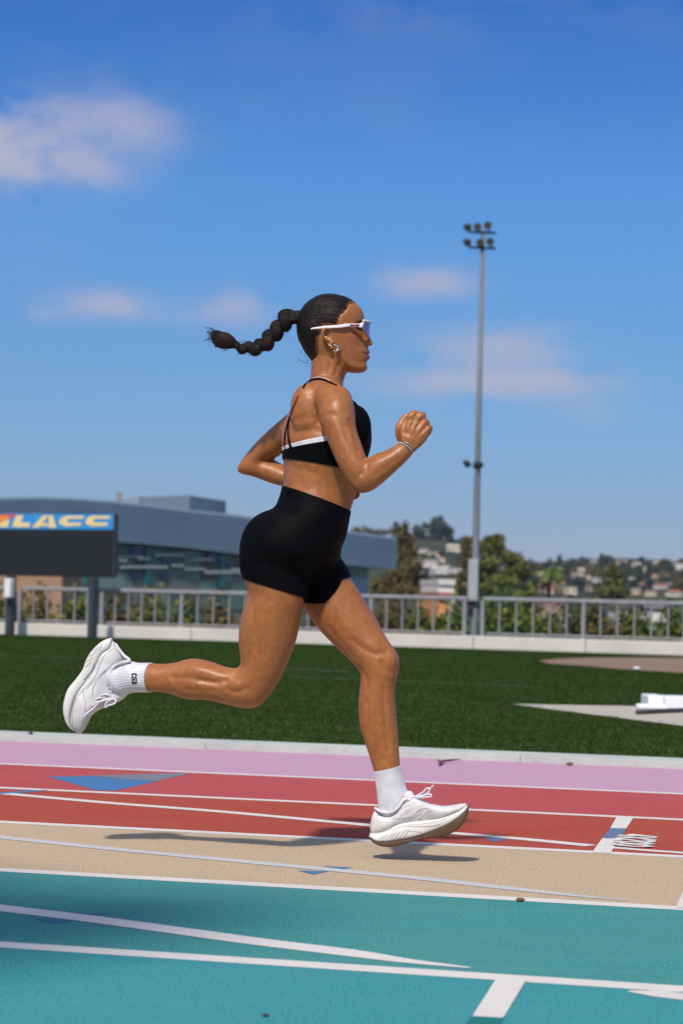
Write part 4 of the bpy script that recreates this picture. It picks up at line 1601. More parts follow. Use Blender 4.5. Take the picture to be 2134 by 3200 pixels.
def ring_mesh(rings, n, p, cap):
    out = list(rings)
    for end in (0, 1):
        c, a1, a2 = rings[0] if end == 0 else rings[-1]
        q = rings[1][0] if end == 0 else rings[-2][0]
        d = (c - q)
        if d.length < 1e-6:
            d = a1.cross(a2)
        d = d.normalized()
        h = min(a1.length, a2.length) * cap[end]
        ext = []
        for f in (.35, .65, .86, .97):
            ext.append((c + d * h * math.sin(f * math.pi / 2), a1 * math.cos(f * math.pi / 2), a2 * math.cos(f * math.pi / 2)))
        out = (ext[::-1] + out) if end == 0 else (out + ext)
    V, Fc = [], []
    for c, a1, a2 in out:
        for k in range(n):
            th = 2 * math.pi * k / n
            V.append(c + a1 * se(math.cos(th), p) + a2 * se(math.sin(th), p))
    m = len(out)
    for i in range(m - 1):
        for k in range(n):
            a, b = i * n + k, i * n + (k + 1) % n
            Fc.append((a, b, b + n, a + n))
    V.append(out[0][0])
    V.append(out[-1][0])
    for k in range(n):
        Fc.append(((k + 1) % n, k, m * n))
        Fc.append(((m - 1) * n + k, (m - 1) * n + (k + 1) % n, m * n + 1))
    return orient(V, Fc)


def orient(V, Fc):
    """make a closed mesh's faces point outwards"""
    vol = 0.0
    o = V[0]
    for f in Fc:
        for i in range(1, len(f) - 1):
            vol += (V[f[0]] - o).dot((V[f[i]] - o).cross(V[f[i + 1]] - o))
    if vol < 0:
        Fc = [tuple(reversed(f)) for f in Fc]
    return V, Fc


def ellipsoid(c, ax, n=20, m=14):
    """ax: three half-axis vectors"""
    V, Fc = [], []
    ax = [a * SZ for a in ax]
    for i in range(m + 1):
        ph = math.pi * i / m
        for k in range(n):
            th = 2 * math.pi * k / n
            V.append(c + ax[0] * (math.sin(ph) * math.cos(th)) + ax[1] * (math.sin(ph) * math.sin(th)) + ax[2] * math.cos(ph))
    for i in range(m):
        for k in range(n):
            a, b = i * n + k, i * n + (k + 1) % n
            Fc.append((a, b, b + n, a + n))
    return orient(V, Fc)


def chain(pts, rr, n=14):
    """rounded tube with tapering radii through 3-D points"""
    D = catmull([(*p, r) for p, r in zip(pts, rr)], 5)
    rings = []
    prev = None
    for i, q in enumerate(D):
        t = Vector(D[min(i + 1, len(D) - 1)][:3]) - Vector(D[max(i - 1, 0)][:3])
        t.normalize()
        if prev is None:
            a = Vector((0, 0, 1)) if abs(t.z) < .9 else Vector((1, 0, 0))
            u = t.cross(a).normalized()
        else:
            u = (prev - t * prev.dot(t)).normalized()
        prev = u
        rings.append((Vector(q[:3]), u * (q[3] * SZ), t.cross(u) * (q[3] * SZ)))
    return ring_mesh(rings, n, 2.0, (1, 1))


# ---------------------------------------------------------------- head, by rows
HEAD_Y = Y0 + .01
HR = [  # c2 row, back x, front x (without features), half width m
    (203, 640, 735, .010), (212, 560, 800, .024), (225, 500, 850, .034), (260, 425, 975, .048), (310, 345, 1055, .058), (370, 275, 1128, .0655), (440, 222, 1190, .071), (510, 182, 1224, .074),
    (570, 160, 1238, .0755), (640, 145, 1246, .0760), (700, 138, 1234, .0755), (760, 136, 1226, .0740), (830, 142, 1224, .0720), (930, 165, 1236, .0700), (1000, 195, 1245, .0680),
    (1065, 228, 1254, .0655), (1130, 262, 1268, .0625), (1190, 300, 1272, .0600), (1250, 345, 1268, .0570), (1310, 420, 1262, .0530), (1370, 560, 1266, .0480), (1420, 720, 1270, .0425), (1455, 860, 1258, .034), (1482, 1000, 1232, .022), (1492, 1090, 1190, .010)]
HR = np.array(HR, float)
PROF = np.array([(203, 735), (260, 975), (310, 1055), (370, 1128), (440, 1192), (510, 1226), (570, 1242), (640, 1252), (690, 1246), (730, 1246), (780, 1262), (830, 1288), (880, 1318), (930, 1348), (970, 1374), (1000, 1386), (1025, 1384),
                 (1045, 1366), (1062, 1318), (1078, 1300), (1105, 1312), (1130, 1326), (1158, 1339), (1178, 1328), (1192, 1302), (1206, 1322), (1236, 1338), (1262, 1332), (1290, 1298), (1318, 1277), (1345, 1282), (1375, 1292), (1410, 1296), (1440, 1286), (1465, 1264), (1485, 1220), (1492, 1190)], float)
SIGN = np.array([(203, .03), (640, .025), (700, .011), (830, .0105), (930, .013), (1000, .0165), (1045, .0175), (1062, .017), (1090, .020), (1158, .024), (1192, .026), (1250, .023), (1318, .022), (1400, .023), (1492, .02)], float)
PXM2 = 5.227 * FPX / HEAD_Y        # c2 units per metre
HAIR_POLY = [(1125, 366), (1075, 372), (1010, 405), (980, 480), (930, 555), (860, 612), (830, 690), (822, 770), (800, 830), (765, 800), (720, 775), (560, 775), (520, 880), (492, 960), (488, 1060), (496, 1200), (440, 1270), (395, 1320), (300, 1420), (60, 1300), (-60, 700), (60, 200), (600, 80), (1000, 140), (1180, 290)]


def poly_sd(x, y, poly):
    """signed distance to a polygon, positive inside"""
    x = np.asarray(x, float)
    y = np.asarray(y, float)
    d = np.full(x.shape, 1e9)
    ins = np.zeros(x.shape, bool)
    n = len(poly)
    for i in range(n):
        (ax, ay), (bx, by) = poly[i], poly[(i + 1) % n]
        ex, ey = bx - ax, by - ay
        t = np.clip(((x - ax) * ex + (y - ay) * ey) / (ex * ex + ey * ey), 0, 1)
        d = np.minimum(d, np.hypot(x - ax - ex * t, y - ay - ey * t))
        c_ = ((ay > y) != (by > y)) & (x < (bx - ax) * (y - ay) / (by - ay + 1e-12) + ax)
        ins ^= c_
    return np.where(ins, d, -d)


def head_grid(rows, n, feature=True):
    """positions on the head surface as (X, Y, Z), with their c2 column"""
    out = np.zeros((len(rows), n, 3))
    th = np.arange(n) / n * 2 * np.pi
    colx = np.zeros((len(rows), n))
    for i, r in enumerate(rows):
        xb, xf, hw = (np.interp(r, HR[:, 0], HR[:, k]) for k in (1, 2, 3))
        xc, a = (xb + xf) / 2, (xf - xb) / 2
        ct, st_ = np.cos(th), np.sin(th)
        p = 2.15
        ex = np.sign(ct) * np.abs(ct) ** (2 / p) * a
        ey = np.sign(st_) * np.abs(st_) ** (2 / p) * hw * SZ * (1 - .13 * np.clip(ct, 0, 1) ** 1.3)
        if feature:
            fx = np.interp(r, PROF[:, 0], PROF[:, 1]) - xf
            sg = np.interp(r, SIGN[:, 0], SIGN[:, 1])
            ex = ex + fx * np.exp(-(ey / sg) ** 2) * (ct > 0)
        px, py = c2(xc + ex, r)
        colx[i] = xc + ex
        base = P(0, 0, HEAD_Y)
        for k in range(n):
            q = P(px[k], py, HEAD_Y)
            out[i, k] = (q.x, q.y + ey[k], q.z)
    return out, colx


def grid_mesh(Gd):
    m, n = Gd.shape[:2]
    V = [Vector(v) for v in Gd.reshape(-1, 3)]
    Fc = []
    for i in range(m - 1):
        for k in range(n):
            a, b = i * n + k, i * n + (k + 1) % n
            Fc.append((a, b, b + n, a + n))
    V.append(Vector(Gd[0].mean(0)))
    V.append(Vector(Gd[-1].mean(0)))
    for k in range(n):
        Fc.append(((k + 1) % n, k, m * n))
        Fc.append(((m - 1) * n + k, (m - 1) * n + (k + 1) % n, m * n + 1))
    return orient(V, Fc)


def normals_grid(Gd):
    du = np.roll(Gd, -1, 1) - np.roll(Gd, 1, 1)
    dv = np.gradient(Gd, axis=0)
    nn = np.cross(du, dv)
    nn /= np.linalg.norm(nn, axis=2)[..., None] + 1e-12
    cen = Gd.reshape(-1, 3).mean(0)
    if ((Gd - cen) * nn).sum() < 0:
        nn = -nn
    return nn


rows_h = np.concatenate([np.linspace(203, 230, 5), np.linspace(240, 1040, 66), np.linspace(1046, 1492, 56)])
HG, HC = head_grid(rows_h, 96)
HN = normals_grid(HG)
hmask = np.clip((poly_sd(HC, np.repeat(rows_h[:, None], 96, 1), HAIR_POLY) + 10) / 45, 0, 1)
hmask = hmask * hmask * (3 - 2 * hmask)
head_body = grid_mesh(HG - HN * (hmask * .005)[..., None])

# ---------------------------------------------------------------- limbs and trunk, traced outlines given depth
YN = lambda px: yd(px, -.088)     # her right (near) leg
YF = lambda px: yd(px, .062)      # her left (far) leg


def stn(conv, yf, rows):
    out = []
    for r in rows:
        px = (conv(r[0], r[1])[0] + conv(r[2], r[3])[0]) / 2
        out.append((r[0], r[1], r[2], r[3], yf(px) + (r[5] if len(r) > 5 else 0), r[4]))
    return out


near_leg = stn(c5, YN, [
    (372, -90, 800, 30, .082), (338, -20, 812, 110, .088), (338, 60, 815, 190, .090), (362, 138, 802, 262, .088), (386, 222, 783, 335, .085), (362, 335, 766, 400, .082), (336, 430, 750, 480, .079),
    (327, 530, 728, 572, .074), (330, 620, 692, 668, .069), (340, 690, 650, 760, .064), (338, 735, 596, 868, .060), (322, 752, 540, 950, .057), (305, 757, 478, 1015, .055), (286, 756, 410, 1040, .054),
    (262, 752, 330, 1034, .053), (222, 742, 235, 1010, .053), (160, 720, 150, 990, .053), (95, 700, 75, 980, .0525), (20, 689, 5, 978, .052), (-45, 697, -55, 972, .049), (-110, 716, -120, 948, .044), (-165, 724, -185, 930, .040), (-225, 726, -250, 923, .0375), (-283, 723, -295, 923, .0365),
    (-368, 727, -372, 916, .0335), (-425, 732, -440, 912, .030)])
near_foot = stn(c6, lambda p_: YN(p_) + .018, [(705, 400, 690, 650, .030), (640, 405, 600, 620, .029), (540, 360, 570, 560, .027), (470, 430, 560, 600, .027), (400, 520, 510, 690, .027), (330, 610, 430, 740, .028), (260, 710, 350, 800, .028), (210, 810, 280, 880, .024), (185, 890, 240, 930, .018)])
far_leg = stn(c5, YF, [
    (690, 60, 1000, -60, .080), (745, 200, 1075, 40, .084), (785, 335, 1120, 135, .083), (812, 385, 1155, 195, .081), (832, 412, 1220, 300, .078), (902, 502, 1290, 410, .073), (985, 588, 1341, 510, .067), (1072, 670, 1397, 596, .061), (1136, 733, 1437, 655, .057),
    (1170, 778, 1451, 718, .055), (1180, 815, 1443, 785, .054), (1176, 868, 1427, 850, .052), (1169, 945, 1419, 930, .052), (1163, 1030, 1426, 1035, .0525), (1174, 1160, 1438, 1165, .050), (1204, 1262, 1445, 1262, .044), (1240, 1372, 1450, 1355, .038), (1270, 1470, 1456, 1440, .0355),
    (1290, 1550, 1468, 1510, .032), (1316, 1630, 1478, 1585, .028)])
far_foot = stn(c7, YF, [(335, 640, 640, 575, .028), (335, 740, 660, 660, .027), (350, 850, 670, 720, .026), (400, 960, 750, 740, .027), (520, 960, 850, 760, .027), (700, 890, 960, 770, .029), (900, 860, 1080, 790, .029), (1100, 830, 1180, 790, .024), (1220, 800, 1240, 780, .016)])

TW = rad(14)
pelvis = [(205, 985, 1010, 960, Y0, .105, 0), (178, 935, 1100, 880, Y0, .140, -.08), (162, 850, 1130, 815, Y0, .160, -.10), (160, 760, 1136, 760, Y0, .168, -.12), (172, 670, 1146, 705, Y0, .170, -.12), (198, 590, 1180, 640, Y0, .168, -.12), (240, 505, 1200, 570, Y0, .163, -.10),
          (305, 433, 1212, 510, Y0, .157, -.06), (392, 382, 1221, 462, Y0, .150, -.02), (468, 362, 1226, 428, Y0, .143, .02), (518, 312, 1231, 398, Y0, .136, .05), (546, 240, 1237, 375, Y0, .130, .08), (572, 160, 1236, 362, Y0, .127, .10)]
torso = [(548, 1290, 950, 1440, Y0, .130, .10), (557, 1250, 968, 1404, Y0, .126, .12), (559, 1190, 990, 1342, Y0, .121, .16), (562, 1130, 1006, 1284, Y0, .123, TW), (560, 1085, 1026, 1205, Y0, .130, TW), (558, 1035, 1055, 1110, Y0, .136, TW), (548, 975, 1082, 1030, Y0, .141, TW), (552, 905, 1091, 955, Y0 + .01, .146, TW),
         (574, 843, 1083, 890, Y0 + .015, .148, TW), (603, 792, 1058, 826, Y0 + .02, .146, TW), (622, 744, 1010, 770, Y0 + .02, .140, TW), (652, 690, 962, 718, Y0 + .02, .118, TW), (690, 645, 935, 672, Y0 + .015, .086, TW), (716, 612, 925, 644, Y0 + .01, .066, .1), (726, 575, 927, 612, Y0 + .01, .058, 0), (729, 535, 937, 578, Y0 + .01, .0555, 0),
         (733, 490, 952, 540, Y0 + .01, .055, 0), (742, 440, 955, 480, Y0 + .01, .055, 0), (765, 390, 930, 410, Y0 + .01, .050, 0)]
near_arm = []
for (ax, ay, bx, by, hd, yy) in [
        (795, 705, 925, 668, .050, 6.6013), (776, 770, 978, 728, .058, 6.5834), (774, 840, 999, 815, .056, 6.5697), (801, 912, 1006, 893, .051, 6.5592), (832, 990, 1030, 972, .047, 6.5487), (868, 1070, 1054, 1040, .0435, 6.5382), (906, 1148, 1067, 1078, .0405, 6.5308),
        (945, 1217, 1076, 1083, .0385, 6.5277), (988, 1272, 1088, 1078, .038, 6.5256), (1042, 1297, 1106, 1064, .039, 6.5224), (1112, 1276, 1136, 1050, .040, 6.5203), (1195, 1210, 1170, 1042, .038, 6.5171), (1252, 1158, 1207, 1022, .0345, 6.514), (1308, 1105, 1244, 1000, .029, 6.5119), (1345, 1064, 1268, 986, .0255, 6.5098), (1368, 1030, 1280, 965, .0255, 6.5087), (1385, 1000, 1282, 940, .026, 6.5077)]:
    near_arm.append((ax, ay, bx, by, yy, hd))
far_arm = []
for (ax, ay, bx, by, hd, yy) in [
        (640, 765, 690, 880, .050, 6.8906), (590, 805, 652, 930, .050, 6.9222), (522, 864, 608, 985, .044, 6.959), (452, 924, 564, 1044, .040, 6.9853), (390, 988, 516, 1078, .038, 7.0011), (335, 1052, 494, 1090, .036, 7.0116), (294, 1108, 489, 1093, .0345, 7.0168), (275, 1148, 490, 1095, .034, 7.0189), (300, 1177, 497, 1094, .034, 7.0189),
        (368, 1193, 510, 1096, .035, 7.0168), (432, 1216, 536, 1108, .036, 7.0116), (502, 1241, 568, 1128, .0355, 7.0011), (574, 1259, 612, 1152, .033, 6.9905), (680, 1290, 702, 1195, .029, 6.9748), (790, 1318, 805, 1240, .025, 6.9537), (850, 1326, 862, 1256, .024, 6.9432)]:
    far_arm.append((ax, ay, bx, by, yy, hd))

parts = [head_body, loft(pelvis, c3, 5, 48, 2.15, (.5, .4)), loft(torso, c1, 5, 48, 2.15, (.4, .5)), loft(near_leg, c5, 5, 40, 2.08), loft(near_foot, c6, 4), loft(far_leg, c5, 5, 40, 2.08), loft(far_foot, c7, 4), loft(near_arm, c1, 5, 32), loft(far_arm, c1, 5, 32)]
# shoulder girdle, buttocks, breasts
sp = lambda x, y, Y: P(*c1(x, y), Y)
parts.append(chain([sp(872, 745, 6.6013), sp(842, 716, 6.6592), sp(802, 692, 6.7223), sp(772, 716, 6.8064), sp(714, 790, 6.8696), sp(668, 850, 6.9011)], [.050, .048, .049, .045, .042, .042], 20))
parts.append(chain([sp(890, 752, 6.5876), sp(888, 802, 6.5771), sp(885, 850, 6.575)], [.043, .048, .046], 20))   # deltoid
# scapula and lats on the near side of the back
parts.append(ellipsoid(sp(735, 820, 6.6644), (Vector((.055, -.012, .012)), Vector((.01, .045, 0)), Vector((-.018, 0, .085)))))
parts.append(ellipsoid(sp(1000, 900, 6.6802), (Vector((.040, .01, 0)), Vector((0, .055, 0)), Vector((0, 0, .06)))))
parts.append(ellipsoid(sp(1000, 905, 6.838), (Vector((.040, .01, 0)), Vector((0, .055, 0)), Vector((0, 0, .06)))))
gl = lambda x, y, Y: P(*c3(x, y), Y)
parts.append(ellipsoid(gl(425, 755, 6.6907), (Vector((.070, 0, .014)), Vector((0, .086, 0)), Vector((-.015, 0, .094)))))
parts.append(ellipsoid(gl(435, 755, 6.838), (Vector((.066, 0, .014)), Vector((0, .080, 0)), Vector((-.015, 0, .092)))))
# ear
er = lambda x, y, Y: P(*c2(x, y), Y)
EY = HEAD_Y - .072
parts.append(chain([er(742, 945, EY + .004), er(730, 880, EY + .004), er(700, 815, EY - .001), er(655, 768, EY - .006), er(600, 768, EY - .010), er(568, 820, EY - .013), er(572, 890, EY - .013), er(605, 950, EY - .010), er(645, 1000, EY - .005), er(690, 1018, EY - .002), er(725, 990, EY + .001)],
                   [.0036, .0036, .0036, .0038, .0042, .0042, .0040, .0042, .0052, .0056, .0046], 10))
parts.append(ellipsoid(er(655, 900, EY + .004), (Vector((.0125, -.002, 0)), Vector((0, .006, 0)), Vector((-.004, 0, .019)))))
parts.append(ellipsoid(er(672, 985, EY + .001), (Vector((.0095, 0, 0)), Vector((0, .0055, 0)), Vector((-.002, 0, .0095)))))
parts.append(ellipsoid(er(752, 925, EY + .004), (Vector((.0035, 0, 0)), Vector((0, .005, 0)), Vector((0, 0, .006)))))
# near hand: a loosely closed fist, back of the hand to the camera
hp = lambda x, y, Y: P(*c4(x, y), Y)
HY = 6.5077
palm = [(505, 990, 800, 1240, HY, .024), (478, 880, 905, 1150, HY - .002, .021), (462, 760, 1030, 1030, HY - .003, .018), (500, 650, 1110, 915, HY - .004, .0165), (590, 540, 1150, 815, HY - .004, .015), (690, 455, 1140, 745, HY - .003, .013)]
parts.append(loft(palm, c4, 5, 28, 2.6, (.5, .7)))
for (mx, my, kx, ky, tx, ty, r) in ((722, 452, 808, 385, 792, 470, .0097), (860, 500, 968, 424, 930, 520, .0100), (985, 610, 1056, 576, 1020, 660, .0093), (1080, 740, 1135, 706, 1090, 790, .0084)):
    # metacarpal - knuckle - first joint - second joint - tip curled back into the palm
    parts.append(chain([hp(mx - 120, my + 150, HY - .004), hp(mx, my, HY - .006), hp(kx, ky, HY - .002), hp(kx + 22, ky + 2, HY + .018), hp(tx + 20, ty + 25, HY + .034), hp(tx - 60, ty + 90, HY + .036), hp(tx - 120, ty + 120, HY + .024)],
                       [r * .8, r * 1.0, r * 1.06, r * .98, r * .92, r * .85, r * .75], 14))
parts.append(chain([hp(530, 930, HY + .006), hp(487, 790, HY + .010), hp(478, 690, HY + .013), hp(540, 560, HY + .018), hp(615, 455, HY + .022), hp(645, 412, HY + .024)], [.0125, .0125, .0108, .0098, .0088, .0070], 14))
# far hand, emerging in front of the belly
fp = lambda x, y, Y: P(*c1(x, y), Y)
parts.append(loft([(846, 1325, 858, 1256, 6.9432, .023), (890, 1332, 898, 1252, 6.9432, .017), (930, 1334, 938, 1256, 6.9432, .015)], c1, 4, 20, 2.4, (.5, .6)))
for k, (dy, L_) in enumerate(((-26, 62), (-9, 72), (9, 70), (25, 56))):
    parts.append(chain([fp(905, 1294 + dy, 6.9432), fp(945, 1294 + dy, 6.9411), fp(945 + L_ * .55, 1297 + dy * .9, 6.9348), fp(945 + L_, 1303 + dy * .8, 6.9222)], [.0085, .0088, .0078, .0062], 12))
parts.append(chain([fp(868, 1262, 6.9327), fp(900, 1248, 6.9169), fp(935, 1250, 6.9095)], [.011, .010, .008], 12))

V, Fc = merge(parts)
me_raw = bpy.data.meshes.new('body_raw')
me_raw.from_pydata([tuple(v) for v in V], [], Fc)
me_raw.update()
tmp = bpy.data.objects.new('body_raw', me_raw)
COL.objects.link(tmp)
rm = tmp.modifiers.new('r', 'REMESH')
rm.mode = 'VOXEL'
rm.voxel_size = 0.0026
rm.adaptivity = 0.0
dg = bpy.context.evaluated_depsgraph_get()
me_b = bpy.data.meshes.new_from_object(tmp.evaluated_get(dg))
bpy.data.objects.remove(tmp)
bpy.data.meshes.remove(me_raw)
nv = len(me_b.vertices)
BV = np.empty(nv * 3, np.float64)
me_b.vertices.foreach_get('co', BV)
BV = BV.reshape(-1, 3)
ne = len(me_b.edges)
BE = np.empty(ne * 2, np.int32)
me_b.edges.foreach_get('vertices', BE)
BE = BE.reshape(-1, 2)
deg = np.bincount(BE.ravel(), minlength=nv).astype(float)[:, None]


def smooth_pass(X, w):
    acc = np.zeros_like(X)
    for k in range(3):
        acc[:, k] = np.bincount(BE[:, 0], X[BE[:, 1], k], nv) + np.bincount(BE[:, 1], X[BE[:, 0], k], nv)
    return X + (acc / np.maximum(deg, 1) - X) * w


def to_px(X):
    """project points into the photograph's pixels"""
    M = np.array(R3)
    q = (X - np.array([0, 0, CAM_H])) @ M
    return CX + FPX * q[:, 0] / -q[:, 2], CY - FPX * q[:, 1] / -q[:, 2]


def in_box(X, x0, y0, x1, y1):
    px, py = to_px(X)
    return (px > x0) & (px < x1) & (py > y0) & (py < y1)


# joints are blended a lot; face, ear and fingers only a little
fine_zone = in_box(BV, 900, 900, 1180, 1175) | in_box(BV, 1235, 1270, 1370, 1400) | (in_box(BV, 1040, 1490, 1140, 1570) & (BV[:, 1] > 6.838))
w_all = np.where(fine_zone, 0.0, 0.6)[:, None]
for _ in range(14):
    BV = smooth_pass(smooth_pass(BV, w_all), -0.35 * (w_all > 0)) if _ % 2 else smooth_pass(BV, w_all)
hip_zone = in_box(BV, 735, 1560, 1110, 1830)
for _ in range(70):
    BV = smooth_pass(BV, np.where(hip_zone, .55, 0.0)[:, None])
sho_zone = in_box(BV, 870, 1190, 1120, 1420)
for _ in range(14):
    BV = smooth_pass(BV, np.where(sho_zone, .5, 0.0)[:, None])
for _ in range(2):
    BV = smooth_pass(BV, np.where(fine_zone, .5, .5)[:, None])
PX, PY = to_px(BV)


# ---------------------------------------------------------------- modelling of muscle and feature, by brush
def body_tree():
    return BVHTree.FromPolygons([Vector(v) for v in BV], [tuple(p.vertices) for p in me_b.polygons])


TREE = body_tree()
cam_o = Vector((0, 0, CAM_H))


def hit(px, py, tree=None):
    h = (tree or TREE).ray_cast(cam_o, ray(px, py).normalized())
    return h[0], h[1]


def normals():
    me_b.vertices.foreach_set('co', BV.ravel())
    me_b.update()
    nn = np.empty(nv * 3, np.float32)
    me_b.vertex_normals.foreach_get('vector', nn)
    return nn.reshape(-1, 3).astype(float)


NB = normals()
DISP = np.zeros(nv)


def brush(conv, x, y, ra, rb, ang, mm, dpt=.05):
    """swell (mm > 0) or sink the surface under pixel (x, y): radii ra along, rb across (pixels of conv), ang degrees"""
    px, py = conv(x, y)
    h, _ = hit(px, py)
    if h is None:
        return
    s = (conv(1, 0)[0] - conv(0, 0)[0])
    m = h.y / FPX * s
    d = BV - np.array(h)
    ca, sa = math.cos(rad(ang)), math.sin(rad(ang))
    u = d[:, 0] * ca - d[:, 2] * sa     # image y is down
    v = d[:, 0] * sa + d[:, 2] * ca
    e = (u / (ra * m)) ** 2 + (v / (rb * m)) ** 2 + (d[:, 1] / dpt) ** 2
    DISP[:] += 1.3 * mm * .001 * np.exp(-e)


def groove(conv, pts, w, mm, dpt=.03):
    q = []
    for x, y in pts:
        h, _ = hit(*conv(x, y))
        if h is not None:
            q.append(np.array(h))
    if len(q) < 2:
        return
    s = (conv(1, 0)[0] - conv(0, 0)[0])
    best = np.full(nv, 1e9)
    for a, b in zip(q[:-1], q[1:]):
        ab = b - a
        t = np.clip(((BV - a) @ ab) / (ab @ ab), 0, 1)
        best = np.minimum(best, np.linalg.norm(BV - a - ab * t[:, None], axis=1))
    wm = w * s * q[0][1] / FPX
    DISP[:] += 1.3 * mm * .001 * np.exp(-(best / wm) ** 2)


# rear leg: calf head, its furrows, knee dimples, hamstring tendon
brush(c6, 1400, 450, 170, 60, 8, 2.6)
groove(c6, [(1130, 520), (1300, 530), (1480, 570), (1568, 580)], 30, -2.6)
groove(c6, [(1250, 640), (1400, 650), (1540, 660)], 30, -1.4)
brush(c5, 60, 770, 120, 34, 12, 2.2)
groove(c5, [(60, 840), (150, 855), (235, 845)], 20, -3.0)
brush(c5, 318, 880, 34, 26, -20, 3.2)
groove(c5, [(250, 905), (310, 930), (390, 900)], 18, -2.2)
brush(c5, 420, 985, 60, 40, 30, 1.6)
groove(c5, [(300, 800), (360, 760), (400, 690), (425, 600)], 20, -2.0)
groove(c5, [(420, 300), (440, 460), (470, 640)], 34, -2.2)
brush(c5, 560, 520, 70, 230, -8, 3.0)
brush(c5, 380, 480, 38, 160, 0, 2.2)
brush(c5, 470, 250, 90, 50, 10, -1.6)
# front leg: quadriceps teardrop, kneecap, shin edge, calf
brush(c5, 1075, 420, 150, 60, 55, 2.6)
brush(c5, 1270, 600, 70, 42, 50, 3.2)
groove(c5, [(1130, 560), (1200, 625), (1290, 660), (1350, 650)], 22, -2.8)
brush(c5, 1400, 690, 40, 52, 20, 3.0)
groove(c5, [(1330, 720), (1345, 760), (1400, 790)], 20, -2.4)
groove(c5, [(1180, 760), (1215, 830), (1225, 880)], 16, -2.0)
brush(c5, 1290, 960, 34, 120, -4, 2.8)
groove(c5, [(1335, 900), (1350, 1050), (1360, 1200), (1375, 1330)], 20, -2.4)
groove(c5, [(1225, 1000), (1230, 1120), (1265, 1240)], 20, -1.6)
groove(c5, [(960, 480), (1050, 580), (1130, 680)], 22, -1.8)
# near arm: deltoid edge, triceps line, forearm brachioradialis
groove(c1, [(780, 840), (830, 810), (880, 820), (930, 890), (950, 960)], 22, -2.0)
groove(c1, [(965, 850), (985, 900), (1000, 960), (1020, 1030)], 16, -2.0)
brush(c1, 925, 960, 30, 110, -20, 2.0)
groove(c1, [(1055, 1080), (1075, 1110), (1070, 1150), (1040, 1180)], 14, -2.6)
brush(c1, 1130, 1100, 80, 26, -18, 2.0)
groove(c1, [(1000, 1220), (1030, 1180), (1050, 1130)], 16, -1.2)
groove(c1, [(1120, 1190), (1200, 1130), (1260, 1080)], 18, -1.4)
# back: blade of the scapula, furrow under it, side ribs
groove(c9, [(560, 820), (620, 910), (690, 1010), (720, 1110)], 26, -2.2)
groove(c9, [(250, 880), (350, 850), (470, 800), (560, 730), (600, 640)], 40, -1.0)
brush(c9, 450, 930, 150, 70, -10, 1.6)
groove(c9, [(280, 1080), (420, 1040), (560, 1030), (660, 1060)], 40, -1.0)
brush(c9, 660, 470, 130, 60, -20, 1.6)
groove(c9, [(760, 330), (660, 380), (520, 480)], 30, -1.4)
groove(c1, [(620, 1140), (680, 1150), (760, 1175)], 18, -.9)
groove(c1, [(930, 1170), (950, 1230), (990, 1290)], 18, -1.2)
groove(c1, [(600, 1110), (640, 1210), (700, 1270)], 30, -1.2)
# neck muscle and jaw
groove(c2, [(850, 1180), (820, 1330), (780, 1500)], 36, -2.0)
groove(c2, [(800, 1150), (870, 1290), (960, 1400)], 40, -2.2)
groove(c1, [(850, 470), (840, 540), (800, 600)], 12, -1.6)
brush(c2, 1060, 900, 130, 70, 15, 1.6)
brush(c2, 1130, 1090, 60, 60, 0, -1.0)
brush(c2, 1180, 770, 60, 45, 0, -5.0, .03)
groove(c2, [(1215, 1160), (1260, 1180), (1310, 1190)], 9, -1.6, .02)
brush(c2, 1325, 1052, 18, 12, 0, -2.2, .012)
groove(c2, [(1265, 1000), (1270, 1045), (1300, 1062)], 10, -1.4, .012)
brush(c2, 655, 880, 32, 55, -10, -3.6, .012)
# hand: tendons and hollows between the knuckles
for a, b in (((620, 880), (760, 470)), ((700, 900), (900, 500)), ((800, 930), (1010, 620)), ((880, 960), (1100, 740))):
    groove(c4, [a, b], 34, 1.0, .012)
for a, b in (((760, 640), (845, 440)), ((850, 690), (985, 545)), ((960, 790), (1080, 660))):
    groove(c4, [a, b], 30, -1.7, .012)
groove(c4, [(600, 800), (590, 640), (640, 500)], 40, -2.0, .012)
BV = BV + NB * DISP[:, None]
for _ in range(2):
    BV = smooth_pass(BV, np.where(fine_zone, .15, .5)[:, None])
NB = normals()
TREE = body_tree()

# surface masks (pigment of lips, brow, cheek)
PX, PY = to_px(BV)
hx, hy = (PX - 900) * 5.227, (PY - 880) * 5.227
soft = lambda sd, w: np.clip(sd / w + .5, 0, 1)
lat = np.abs(BV[:, 1] - HEAD_Y)
lip = soft(poly_sd(hx, hy, [(1208, 1152), (1262, 1128), (1325, 1108), (1360, 1150), (1350, 1275), (1305, 1288), (1262, 1240)]), 14) * (lat < .03)
brow = soft(poly_sd(hx, hy, [(1085, 662), (1140, 642), (1215, 628), (1248, 640), (1240, 660), (1150, 664)]), 12) * ((lat > .006) & (lat < .06))
blush = np.exp(-((hx - 1050) / 150) ** 2 - ((hy - 930) / 110) ** 2) * .8 + np.exp(-((hx - 690) / 60) ** 2 - ((hy - 900) / 110) ** 2) * .5
nail = soft(poly_sd((PX - 1180) * 7.127, (PY - 1240) * 7.127, [(598, 408), (640, 372), (668, 384), (628, 440)]), 10) * (BV[:, 1] > HY + .01)
for nm, arr in (('lip', lip), ('brow', brow), ('blush', blush * (hx > 500) * (hx < 1400) * (hy > 600) * (hy < 1400)), ('nail', nail)):
    at = me_b.attributes.new(nm, 'FLOAT', 'POINT')
    at.data.foreach_set('value', arr.astype(np.float32))


